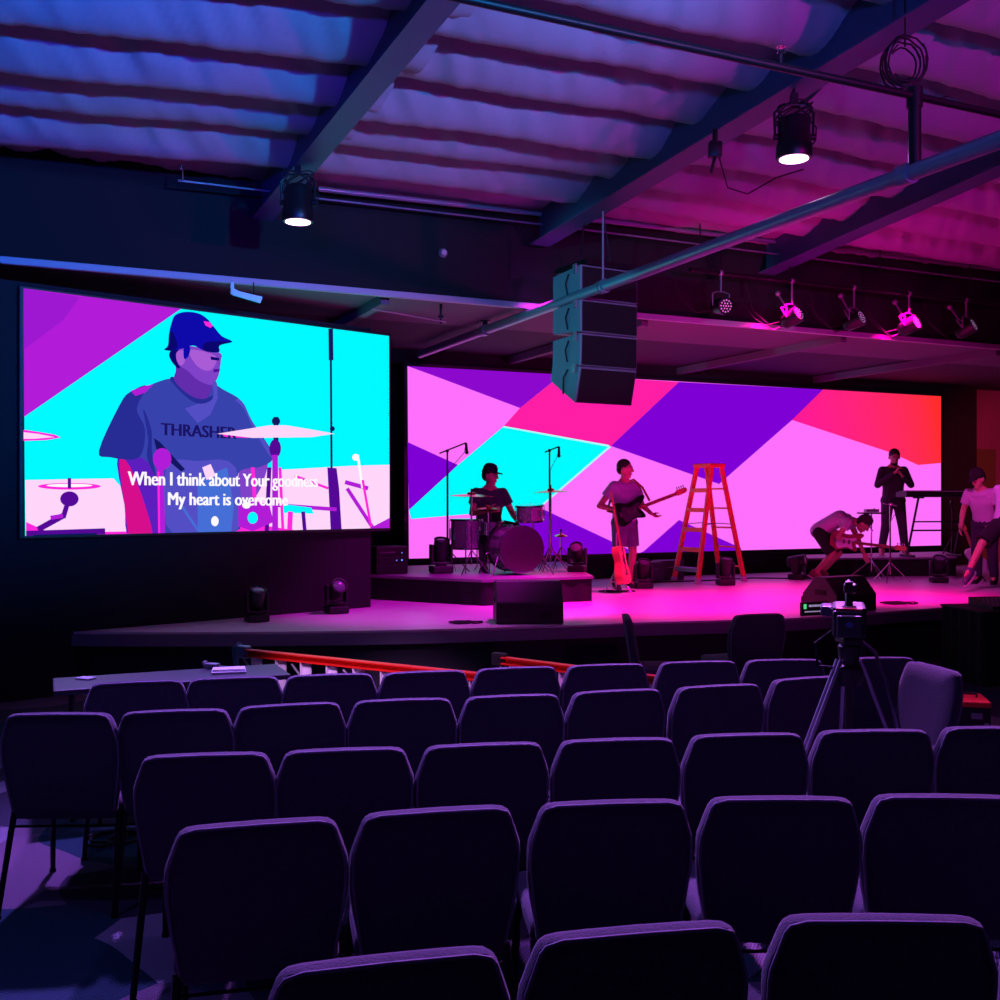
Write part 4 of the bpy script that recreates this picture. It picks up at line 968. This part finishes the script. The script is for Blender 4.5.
# ------------------------------------------------------------ guitars
def guitar(name, label, o, neck, face, body, bm, scale=1.0, L=.86, strat=True, hang=None):
    T0 = frame(o, neck, face)
    t = thing(name, label, 'guitar', o); t['group'] = 'guitars on the stage'
    T = T0.copy(); T.translation = (0, 0, 0)
    T = T @ M.Scale(scale, 4)
    if strat: pts = [(.24, .05), (.30, .10), (.31, .14), (.25, .155), (.14, .125), (.05, .115), (-.05, .145), (-.13, .165), (-.18, .12), (-.195, 0), (-.18, -.11), (-.12, -.165), (-.03, -.145), (.05, -.115), (.12, -.12), (.20, -.145), (.235, -.13), (.22, -.07), (.20, -.03), (.20, .03)]
    else: pts = [(.24*math.cos(a)*(1-.18*math.cos(2*a+.0)*0)+0, 0) for a in ()] or [(.25, .03), (.24, .10), (.19, .14), (.12, .135), (.06, .115), (0, .13), (-.08, .18), (-.16, .195), (-.22, .15), (-.245, .06), (-.245, -.06), (-.22, -.15), (-.16, -.195), (-.08, -.18), (0, -.13), (.06, -.115), (.12, -.135), (.19, -.14), (.24, -.10), (.25, -.03)]
    th = .045 if strat else .10
    ps = smooth_line(pts+[pts[0]], 3)[:-1]
    b_ = MB().prism(ps, th, T=T, z0=-th/2).build('body', body, t, smooth=30)
    pk = [(x*.62+.02, y*.62-.02) for x, y in ps]
    MB().prism(pk, .003, T=T, z0=th/2).build('pickguard', bm, t) if strat else MB().lathe([(.05, th/2), (.05, th/2+.002)], n=20, T=T @ M.Translation((.08, 0, 0))).build('sound_hole', MATTE, t)
    MB().box((.20+L*.5-.02, 0, th/2-.006), (L, .045, .022), T=T).build('neck', mat('maple_neck', (200, 140, 90), .4, var=.1), t)
    MB().prism([(.18+L, .022), (.22+L, .045), (.36+L, .04), (.38+L, 0), (.34+L, -.03), (.22+L, -.035), (.18+L, -.022)], .016, T=T, z0=th/2-.016).build('headstock', mat('maple_neck', (200, 140, 90)), t)
    pg = MB()
    for k in range(4): pg.tube([(.23+L+k*.035, .03, th/2-.008), (.23+L+k*.035, .065, th/2-.008)], .006, T=T, n=6).ball((.23+L+k*.035, .072, th/2-.008), .011, T=T, n=8)
    pg.build('tuning_pegs', CHROME, t)
    st = MB()
    for k in range(4): st.tube([(-.12, -.018+k*.012, th/2+.008), (.20+L, -.015+k*.010, th/2+.010)], .0018, T=T, n=5)
    st.box((-.12, 0, th/2+.004), (.03, .07, .012), T=T).box((.02, 0, th/2+.005), (.03, .07, .01), T=T).box((.10, 0, th/2+.005), (.03, .07, .01), T=T)
    st.build('strings_and_bridge', mat('string_dull', (90, 80, 90), .5, .3, bump=.02), t)
    return t, T0
gt = thing('guitar_stand', 'thin guitar stand on the stage before the bass player', 'stand', (1.53, 13.45, ST))
MB().tube([(0, .08, .0), (0, .03, .6), (0.0, .0, .78)], .010).tube([(0, .05, .3), (-.17, -.12, .01)], .009).tube([(0, .05, .3), (.17, -.12, .01)], .009).tube([(-.08, -.05, .14), (-.08, -.13, .15), (-.08, -.14, .19)], .008).tube([(.08, -.05, .14), (.08, -.13, .15), (.08, -.14, .19)], .008).tube([(-.08, -.05, .14), (.08, -.05, .14)], .008).build('frame', mat('stand_chrome', (190, 190, 200), .3, .7, bump=.02), gt, smooth=True)
WOODG = mat('guitar_wood', (214, 150, 84), .4, var=.15, vscale=14); 
guitar('acoustic_guitar', 'tan acoustic guitar resting upright on the stand before the bass player', (1.575, 13.33, ST+.36), (-.17, .12, 1), (.92, -.38, .1), mat('guitar_wood', (214, 150, 84)), BLACK, 1.0, .60, strat=False)

# ------------------------------------------------------------ people
SKIN = mat('skin', (206, 150, 128), .55, bump=.05, bscale=80, var=.06); HAIR = mat('dark_hair', (34, 22, 20), .7, bump=.5, bscale=120); EYEW = mat('eye_white', (225, 220, 220), .3, bump=.01); EYED = mat('eye_dark', (24, 16, 16), .3, bump=.01); LIPM = mat('lips', (150, 80, 76), .5, bump=.02)
def remesh(mb, name, m, parent, vox, sm=3, smf=.5):
    o = mb.build('tmp_'+name, m, None)
    r = o.modifiers.new('r', 'REMESH'); r.mode = 'VOXEL'; r.voxel_size = vox; r.use_smooth_shade = True
    s = o.modifiers.new('s', 'SMOOTH'); s.iterations = sm; s.factor = smf
    bpy.context.view_layer.update()
    me = bpy.data.meshes.new_from_object(o.evaluated_get(bpy.context.evaluated_depsgraph_get()))
    bpy.data.objects.remove(o); me.name = name
    me.materials.clear(); me.materials.append(m)
    me.polygons.foreach_set('use_smooth', [True]*len(me.polygons))
    n = bpy.data.objects.new(name, me); COL.objects.link(n); n.parent = parent; return n
def hand(mb, w, d, nrm, curl, side):
    d = V(d).normalized(); n = V(nrm); n = (n-d*n.dot(d)).normalized(); lat = n.cross(d)*side
    for o_ in (-.030, -.010, .010, .030): mb.cap(w+lat*o_*.6, .013, w+d*.085+lat*o_, .0115, n=8)
    for o_, L in ((-.030, .058), (-.010, .068), (.010, .074), (.030, .066)):
        a = w+d*.085+lat*o_; c1_ = R(curl); v1 = d*math.cos(c1_*.5)+n*math.sin(c1_*.5); v2 = d*math.cos(c1_*1.4)+n*math.sin(c1_*1.4)
        b_ = a+v1*L*.55; e_ = b_+v2*L*.5; mb.cap(a, .0105, b_, .0095, n=8); mb.cap(b_, .0095, e_, .008, n=8)
    a = w+d*.025+lat*.026; b_ = a+(lat*.8+d*.5+n*.25).normalized()*.045; e_ = b_+(lat*.15+d*.9+n*.4).normalized()*.035
    mb.cap(a, .014, b_, .012, n=8); mb.cap(b_, .0115, e_, .009, n=8)
def person(label, loc, rz, J, head=(0, 0, 0), shirt=None, pants=None, sleeve=.55, plen=.62, shoe=None, cap=None, hair=HAIR, beard=False, hands=(25, 25), longsleeve=False, group='people on the stage', flare=.0, sock=None):
    t = thing('person', label, 'person', loc, rz, group)
    g = lambda k: V(J[k])
    mb = MB()
    pel, che, nk, hd = g('pelvis'), g('chest'), g('neck'), g('head')
    sl, sr = g('sl'), g('sr'); hl, hr = g('hl'), g('hr'); ax = (sr-sl).normalized()
    wst = pel.lerp(che, .45)
    for q_ in (-1, 1): mb.cap(pel+ax*.06*q_, .100, wst+ax*.05*q_, .092); mb.cap(wst+ax*.05*q_, .092, che+ax*.07*q_, .106); mb.cap(nk+(hd-nk)*.15, .048, sl.lerp(sr, .5+.36*q_), .040)
    mb.cap(pel, .098, che, .108)
    mb.cap(sl, .055, sr, .055); mb.cap(che+(nk-che)*.55-ax*.05, .075, che+(nk-che)*.55+ax*.05, .075); mb.cap(che-ax*.07, .10, sl, .06); mb.cap(che+ax*.07, .10, sr, .06)
    mb.cap(nk-(nk-che).normalized()*.03, .060, hd-(hd-nk).normalized()*.04, .052)
    mb.cap(hl, .09, hr, .09)
    for s_, e_, w_ in (('sl', 'el', 'wl'), ('sr', 'er', 'wr')):
        mb.cap(g(s_), .052, g(e_), .040); mb.cap(g(e_), .040, g(w_), .026); mb.cap(g(e_).lerp(g(w_), .15), .042, g(e_).lerp(g(w_), .4), .036)
    for h_, k_, a_ in (('hl', 'kl', 'al'), ('hr', 'kr', 'ar')):
        mb.cap(g(h_), .088, g(k_), .056); mb.cap(g(k_), .055, g(a_), .036); kk = g(k_).lerp(g(a_), .3); mb.cap(g(k_).lerp(g(a_), .15), .054, g(k_).lerp(g(a_), .45), .048)
    for a_, f_ in (('al', 'tl'), ('ar', 'tr')): mb.cap(g(a_), .034, g(a_).lerp(g(f_), .45), .026)
    HR = M.Rotation(head[0], 4, 'Z') @ M.Rotation(head[1], 4, 'X') @ M.Rotation(head[2], 4, 'Y'); HT = M.Translation(hd-(hd-nk).normalized()*.025) @ HR @ M.Scale(1.07, 4)       # looks along +Y
    mb.ball((0, -.01, .02), (.076, .096, .098), T=HT, n=18); mb.ball((0, .022, -.045), (.056, .066, .066), T=HT, n=16)
    mb.cap((0, .085, .022), .010, (0, .105, -.018), .016, T=HT, n=8); mb.ball((0, .072, .03), (.052, .022, .016), T=HT, n=10); mb.ball((0, .078, -.058), (.028, .014, .016), T=HT, n=10); mb.ball((0, .062, -.095), (.026, .022, .018), T=HT, n=10)
    for s_ in (-1, 1): mb.ball((s_*.078, -.005, -.005), (.010, .020, .032), T=HT, n=10)
    for s_, e_, w_, c_, sd in (('sl', 'el', 'wl', hands[0], 1), ('sr', 'er', 'wr', hands[1], -1)):
        hd_ = J.get('d'+w_, g(w_)-g(e_)); nr = J.get('n'+w_, (-ax*sd if False else (ax if sd == 1 else -ax))); hand(mb, g(w_), hd_, nr, c_, sd)
    remesh(mb, 'body', SKIN, t, .0075, 3)
    for s_ in (-1, 1):
        e = MB().ball((s_*.03, .083, .012), (.012, .008, .008), T=HT, n=10).build('eye', EYEW, t, smooth=True); MB().ball((s_*.03, .0905, .012), (.005, .002, .005), T=HT, n=8).build('iris', EYED, e)
        MB().cap((s_*.018, .090, .034), .004, (s_*.045, .082, .034), .004, T=HT, n=6).build('eyebrow', hair, t)
    MB().cap((-.02, .089, -.058), .005, (.02, .089, -.058), .005, T=HT, n=6).build('mouth', LIPM, t, smooth=True)
    hb = MB().ball((0, -.022, .042), (.084, .096, .092), T=HT, n=18).ball((0, -.055, .0), (.074, .060, .075), T=HT, n=14)
    if beard: hb.ball((0, .036, -.082), (.056, .052, .045), T=HT, n=12)
    cutb = remesh(hb, 'hair', hair, t, .008, 2)
    if cap:
        MB().lathe([(.092, 0), (.094, .02), (.088, .06), (.065, .095), (.03, .108), (.004, .111)], n=28, T=HT @ M.Translation((0, -.012, .045)) @ M.Rotation(R(-6), 4, 'X')).build('cap', cap, t, smooth=60)
        MB().prism([(-.07, .055), (-.065, .11), (-.04, .15), (0, .165), (.04, .15), (.065, .11), (.07, .055)], .008, T=HT @ M.Translation((0, -.0, .05)) @ M.Rotation(R(-8), 4, 'X')).build('cap_brim', cap, t)
    if shirt:
        sb_ = MB(); k = .017; wst = pel.lerp(che, .45)
        for q_ in (-1, 1): sb_.cap(nk-(hd-nk)*.12+ax*.035*q_, .046, sl.lerp(sr, .5+.40*q_), .052)
        for q_ in (-1, 1): sb_.cap(pel+ax*.060*q_+(pel-che).normalized()*.03, .104+k, wst+ax*.055*q_, .098+k); sb_.cap(wst+ax*.055*q_, .098+k, che+ax*.07*q_, .106+k)
        sb_.cap(pel, .105+k, che, .108+k)
        sb_.cap(sl, .052+k, sr, .052+k); sb_.cap(che-ax*.07, .095+k, sl, .052+k); sb_.cap(che+ax*.07, .095+k, sr, .052+k); sb_.cap(che+(nk-che)*.5-ax*.05, .076+k, che+(nk-che)*.5+ax*.05, .076+k)
        for s_, e_, w_ in (('sl', 'el', 'wl'), ('sr', 'er', 'wr')):
            if longsleeve: sb_.cap(g(s_), .055+k, g(e_), .044+k*.8); sb_.cap(g(e_), .044+k*.8, g(e_).lerp(g(w_), .93), .032+k*.5, flat=True)
            else: sb_.cap(g(s_), .056+k, g(s_).lerp(g(e_), sleeve), .056+k*1.2, flat=True)
        o = remesh(sb_, 'shirt', shirt, t, .010, 4)
    if pants:
        pb = MB(); k = .016; pb.cap(hl, .10+k, hr, .10+k); pb.cap(pel-ax*.05, .104+k, pel+ax*.05, .104+k)
        for h_, k_, a_ in (('hl', 'kl', 'al'), ('hr', 'kr', 'ar')):
            if plen <= 1: pb.cap(g(h_), .094+k, g(h_).lerp(g(k_), plen), .082+k+flare, flat=True)
            else: pb.cap(g(h_), .092+k, g(k_), .060+k); pb.cap(g(k_), .060+k, g(k_).lerp(g(a_), .97), .046+k, flat=True)
        remesh(pb, 'trousers' if plen > 1 else 'shorts', pants, t, .010, 4)
    for a_, f_ in (('al', 'tl'), ('ar', 'tr')):
        A_ = g(a_); F_ = g(f_); d = (F_-A_); d.normalize(); up = J.get('u'+a_, (0, 0, 1)); T = frame(A_, d, up)
        s_ = MB().cap((-.03, 0, -.035), .046, (.06, 0, -.040), .046, T=T).cap((.06, 0, -.045), .045, (.15, 0, -.058), .034, T=T).cap((-.02, 0, 0), .047, (0, 0, -.03), .05, T=T)
        o = remesh(s_, 'shoe', shoe or BLACK, t, .009, 3)
        MB().prism(smooth_line([(-.08, -.02), (-.075, .025), (0, .04), (.10, .048), (.17, .035), (.195, 0), (.17, -.035), (.10, -.048), (0, -.04), (-.075, -.025), (-.08, -.02)], 2), .020, T=T, z0=-.097).build('sole', mat('sole_white', (230, 228, 230), .6, bump=.05), o)
    return t
def stance(**k):
    J = dict(pelvis=(0, 0, .97), chest=(0, 0, 1.27), neck=(0, .0, 1.47), head=(0, .02, 1.655), sl=(-.175, 0, 1.40), sr=(.175, 0, 1.40), hl=(-.09, 0, .90), hr=(.09, 0, .90),
             el=(-.25, -.03, 1.12), er=(.25, -.03, 1.12), wl=(-.26, .06, .87), wr=(.26, .06, .87), kl=(-.11, .02, .49), kr=(.11, .02, .49), al=(-.12, -.03, .10), ar=(.12, -.03, .10), tl=(-.14, .11, .04), tr=(.14, .11, .04))
    J.update(k); return J
def cloth(name, col): return mat(name, col, .9, bump=.35, bscale=22, var=.06)
# bass player: three-quarter to the right
bp_loc = V((1.70, 14.0, ST)); bp_rz = facing(.50, -.87)
J = stance(er=(.33, -.12, 1.13), wr=(.16, .17, 1.06), el=(-.24, .08, 1.14), wl=(-.22, .30, 1.03), dwr=(-.8, .5, -.15), nwr=(.0, -1, 0), dwl=(-.45, .75, -.45), nwl=(.2, .2, 1), kl=(-.12, .03, .49), kr=(.10, .02, .49))
person('person in pale tee and grey shorts standing with a bass guitar, looking right', bp_loc, bp_rz, J, head=(R(38), R(-4), 0), shirt=cloth('tee_grey', (176, 178, 196)), pants=cloth('shorts_grey', (108, 108, 130)), plen=.80, shoe=mat('shoe_dark', (40, 36, 44), .7, bump=.1), hands=(40, 60))
RB = M.Translation(bp_loc) @ M.Rotation(bp_rz, 4, 'Z')
g0 = RB @ V((.10, .20, 1.045))
guitar('bass_guitar', 'dark bass guitar strapped on the person in pale tee', g0, RB.to_3x3() @ V((-.90, .12, .30)), RB.to_3x3() @ V((.10, .95, .12)), mat('bass_black', (24, 20, 26), .2, bump=.02), mat('bass_guard', (60, 46, 66), .3, bump=.02), 1.0, .60)
st = MB(); pts = [V((-.26, .22, 1.20)), V((-.20, .14, 1.38)), V((-.14, .02, 1.49)), V((-.04, -.13, 1.42)), V((.12, -.17, 1.20)), V((.24, -.06, 1.06)), V((.24, .14, 1.03))]
pts = [RB @ p for p in pts]
tag(MB().tube(pts, .016, n=8).build('guitar_strap', mat('strap_red', (170, 50, 70), .7, bump=.1), smooth=True), 'strap over the shoulder of the person in pale tee', 'strap')
# drummer seated
J = dict(pelvis=(0, 0, .57), chest=(0, .03, .87), neck=(0, .06, 1.07), head=(0, .10, 1.25), sl=(-.18, .05, 1.00), sr=(.18, .05, 1.00), hl=(-.10, .03, .56), hr=(.10, .03, .56), kl=(-.24, .42, .55), kr=(.20, .44, .55), al=(-.26, .42, .12), ar=(.20, .50, .12), tl=(-.27, .56, .05), tr=(.20, .64, .05),
         el=(-.31, .06, .73), er=(.26, .14, .74), wl=(-.30, .28, .64), wr=(.08, .34, .78))
person('person in dark tee and cap seated behind the drum kit', (-.15, 13.38, RT), facing(.28, -.96), J, head=(R(42), R(-6), 0), shirt=cloth('tee_dark_green', (62, 76, 80)), pants=cloth('trousers_black', (30, 28, 34)), plen=2, cap=cloth('cap_navy', (22, 26, 44)), hands=(60, 60))
# keyboard player
J = stance(el=(-.27, .06, 1.16), er=(.27, .06, 1.16), wl=(-.06, .25, 1.31), wr=(.05, .26, 1.36), dwl=(.5, .1, .8), dwr=(-.5, .1, .7), head=(0, .07, 1.64), kl=(-.14, .03, .49), kr=(.13, .03, .49), al=(-.20, -.02, .10), ar=(.18, -.02, .10), tl=(-.24, .12, .04), tr=(.22, .12, .04))
person('person in dark hooded top standing by the keyboard, hands raised to the chest', (6.52, 17.0, RT), facing(-.05, -1), J, head=(R(-8), R(-24), 0), shirt=cloth('hoodie', (60, 40, 62)), pants=cloth('jeans_dark', (70, 52, 76)), plen=2, longsleeve=True, beard=True, shoe=mat('shoe_tan', (190, 130, 130), .7, bump=.1), hands=(70, 70))
# person bending with a guitar
J = dict(pelvis=(0, -.14, .76), chest=(0, .14, .93), neck=(0, .34, .90), head=(0, .50, .84), sl=(-.17, .27, .90), sr=(.17, .27, .88), hl=(-.10, -.12, .71), hr=(.10, -.14, .71), kl=(-.13, .12, .40), kr=(.12, .06, .41), al=(-.14, -.12, .11), ar=(.14, -.20, .11), tl=(-.16, .02, .04), tr=(.16, -.06, .04),
         el=(-.22, .38, .64), er=(.22, .14, .66), wl=(-.18, .48, .40), wr=(.14, .33, .60), dwl=(0, .4, -.9))
cr_loc = V((5.02, 15.6, ST)); cr_rz = facing(.92, -.38); 
person('person in cap, white tee and black shorts bending forward with a guitar', cr_loc, cr_rz, J, head=(0, R(-48), 0), shirt=cloth('tee_white', (205, 195, 215)), pants=cloth('shorts_black', (32, 26, 36)), plen=.95, sleeve=.45, cap=cloth('cap_plum', (60, 24, 50)), shoe=mat('shoe_red', (150, 60, 90), .7, bump=.1), hands=(20, 60), flare=.015)
RC = M.Translation(cr_loc) @ M.Rotation(cr_rz, 4, 'Z')
guitar('electric_guitar', 'white electric guitar hanging from the bending person', RC @ V((.20, .20, .60)), RC.to_3x3() @ V((-.05, .98, -.12)), RC.to_3x3() @ V((.9, .05, -.15)), mat('guitar_sunburst', (130, 40, 40), .3, var=.3, vscale=5), mat('pickguard_white', (230, 230, 235), .3, bump=.02), .92, .60)
# person standing at the right, leaning
J = stance(pelvis=(0, -.02, .93), chest=(0, .08, 1.20), neck=(.0, .17, 1.37), head=(0, .24, 1.53), sl=(-.18, .12, 1.31), sr=(.18, .12, 1.31), el=(-.28, .12, 1.02), er=(.29, .06, 1.04), wl=(-.22, .30, .84), wr=(.24, .24, .82), hl=(-.09, -.02, .87), hr=(.09, -.02, .87))
person('person in lilac tee and cap leaning forward at the right edge of the stage', (6.98, 14.75, ST), facing(-.75, -.66), J, head=(R(-15), R(-25), 0), shirt=cloth('tee_lilac', (196, 170, 205)), pants=cloth('jeans_plum', (52, 40, 66)), plen=2, cap=cloth('cap_black', (26, 22, 28)))
J = dict(pelvis=(0, -.06, .97), chest=(0, -.13, 1.26), neck=(0, -.16, 1.45), head=(0, -.15, 1.63), sl=(-.18, -.15, 1.38), sr=(.18, -.15, 1.38), hl=(-.09, 0, .89), hr=(.09, 0, .89), kl=(-.10, -.10, .49), kr=(.12, .30, .66), al=(-.10, -.28, .14), ar=(.13, .56, .30), tl=(-.11, -.15, .05), tr=(.14, .70, .17),
         el=(-.27, -.10, 1.12), er=(.25, -.32, 1.14), wl=(-.24, .12, 1.0), wr=(.26, -.22, .90), uar=(0, .5, .86))
person('person in bright tee and black shorts striding down at the right edge, one shoe raised', (6.74, 13.7, ST-.03), facing(-.86, -.5), J, shirt=cloth('tee_bright', (210, 190, 230)), pants=cloth('shorts_black', (32, 26, 36)), plen=.92, shoe=mat('sneaker_grey', (90, 96, 120), .7, bump=.2), flare=.02)
gs = thing('guitar_stand', 'guitar stand at the right edge behind the striding person', 'stand', (6.98, 14.9+.30, ST))
MB().tube([(0, .08, .0), (0, .03, .5), (0, 0, .66)], .010).tube([(0, .05, .3), (-.17, -.12, .01)], .009).tube([(0, .05, .3), (.17, -.12, .01)], .009).build('frame', BLACKM, gs, smooth=True)
guitar('acoustic_guitar', 'pale acoustic guitar on a stand behind the striding person', (7.0, 15.06, ST+.32), (-.35, .1, 1), (-.2, -.95, .15), mat('guitar_white', (200, 190, 200), .35, var=.1), BLACK, .80, .40, strat=False)

# ------------------------------------------------------------ keyboard and stands
kb = thing('keyboard_piano', 'long dark stage keyboard on its stand beside the hooded person', 'keyboard', (7.05, 16.55, RT), R(10))
MB().box((0, 0, 1.00), (1.25, .32, .09), bev=.012).build('case', BLACK, kb)
wk = MB(); bk = MB()
for i in range(44): wk.box((-.56+i*.0255, .06, 1.048), (.0235, .17, .012))
for i in range(43):
    if i % 7 not in (2, 6): bk.box((-.547+i*.0255, .02, 1.058), (.013, .10, .012))
ko = wk.build('white_keys', WHITE, kb); bk.build('black_keys', BLACK, ko)
ks = thing('keyboard_stand', 'slanted keyboard stand under the long keyboard', 'stand', (7.05, 16.55, RT), R(10))
for sx in (-.42, .42):
    MB().tube([(sx+.10, 0, .95), (sx-.10, 0, .03)], .018).tube([(sx-.10, -.2, .02), (sx-.10, .2, .02)], .018).tube([(sx+.10, -.14, .95), (sx+.10, .14, .95)], .016).build('upright', BLACKM, ks, smooth=True)
MB().tube([(-.42, 0, .42), (.42, 0, .42)], .014).tube([(-.40, 0, .56), (.44, 0, .56)], .012).build('crossbar', BLACKM, ks, smooth=True)
mt = thing('tray_stand', 'small tray table on a tripod stand left of the hooded person', 'stand', (5.66, 15.62, ST)); stand(mt, 1.00, CHROME, .34, a0=.6)
MB().box((0, 0, 1.01), (.36, .26, .025), bev=.008).build('tray', BLACKM, mt)
sd_ = tag(MB().box((0, 0, .025), (.20, .12, .045), bev=.01).ball((.04, 0, .05), .012).build('effects_pedal', GREYM, loc=(5.66, 15.62, ST+1.024)), 'small effects pedal on the tray stand', 'pedal')
micstand('microphone stand beside the tray stand before the keyboard riser', 5.70, 14.98, ST, 1.15, ((-.10, 0, 1.16), (.10, 0, 1.13)), (-.08, 0, .02), CHROME, .30)
micstand('short microphone stand at the right end of the keyboard riser', 7.50, 17.0, RT, .85, ((0, 0, .83), (-.05, -.05, .86)), (.0, -.05, .03), BLACKM, .18)

# ------------------------------------------------------------ light
w = bpy.data.worlds.new('world'); SC.world = w; w.use_nodes = True
w.node_tree.nodes['Background'].inputs[0].default_value = (.06, .05, .25, 1); w.node_tree.nodes['Background'].inputs[1].default_value = .0
# wash lamps high on the batten for the stage, then added fill spots
spot('stage_wash', hp(790, .5, 4.2), (2.0, 12.2, .5), (255, 0, 160), 3000, 62, .8, .15)
spot('stage_wash', hp(909, .5, 4.2), (4.6, 13.4, .5), (255, 0, 160), 3000, 62, .8, .15)
spot('stage_wash', hp(560, .5, 4.2), (-.4, 11.3, .5), (235, 20, 230), 1500, 60, .8, .15)
spot('added_side_fill', (7.6, 14.2, 3.8), (9.9, 19.3, 2.2), (255, 70, 120), 900, 50, .8, .15)  # added fill that reddens the right wall, no lamp stands here
spot('added_side_fill', (5.6, 12.0, 3.7), (7.0, 14.6, 1.4), (235, 60, 200), 300, 60, .8, .15)  # added fill that brightens the people at the right edge
spot('added_soffit_fill', (2.5, 9.8, .8), (3.6, 13.0, 3.9), (255, 10, 150), 500, 90, .9, .3)  # added upward fill that tints the soffit pink, not on the batten
# uplighters of the hall, high behind the viewer, grazing the ceiling, then added fills
spot('hall_blue', (5.0, -2.0, 3.4), (-1.7, 6.4, 5.2), (0, 150, 255), 6200, 42, .7, .15)
spot('hall_blue', (2.6, 0, 3.3), (2.2, 7.5, 5.2), (0, 120, 255), 500, 40, .9, .15)
spot('hall_blue', (-1.0, -2.5, 3.3), (-4.6, 6.5, 5.0), (45, 45, 255), 3600, 50, .8, .15)
spot('hall_violet', (2.2, -2.5, 3.3), (.6, 5.5, 5.3), (110, 60, 255), 650, 44, .8, .15)
spot('hall_magenta', (8.0, -1.0, 3.4), (3.6, 7.0, 5.3), (225, 0, 200), 2800, 56, .8, .15)
spot('added_array_fill', (-3.2, 3.0, 3.3), (.95, 10.4, 3.75), (0, 150, 190), 2200, 15, .5, .1)  # added cyan fill on the speaker side and main pipe, no lamp here
for p, q, c, e in (((-2.4, 6.9, 4.2), (-1.6, 3.6, 0), (165, 110, 255), 1500), ((0.2, 7.3, 4.2), (0.2, 3.4, 0), (190, 115, 255), 1800), ((2.8, 7.9, 4.2), (1.8, 3.6, 0), (205, 105, 245), 1800), ((0.5, 4.6, 4.3), (0.5, 2.6, 0), (175, 115, 255), 120)):
    spot('added_house_fill', p, q, c, e, 80, .8, .1)  # added violet fills that light the chair tops, no cans hang here
spot('added_house_fill', (-1.3, 3.2, 4.4), (-.9, 7.7, .45), (235, 165, 255), 2200, 20, .7, .1)  # added narrow fill that brightens the left lying ladder
spot('added_house_fill', (.6, 3.6, 4.4), (.3, 7.3, .5), (235, 130, 240), 1100, 15, .7, .1)  # added narrow fill for the ladder behind the middle rows
spot('added_house_fill', (-2.6, 3.4, 4.4), (-2.4, 4.4, 0), (150, 130, 255), 90, 60, .8, .1)  # added weak fill on the carpet at the left

vs_ = SC.view_settings; vs_.view_transform = 'Standard'; vs_.look = 'None'; vs_.gamma = 1; vs_.use_curve_mapping = False; vs_.exposure = 0
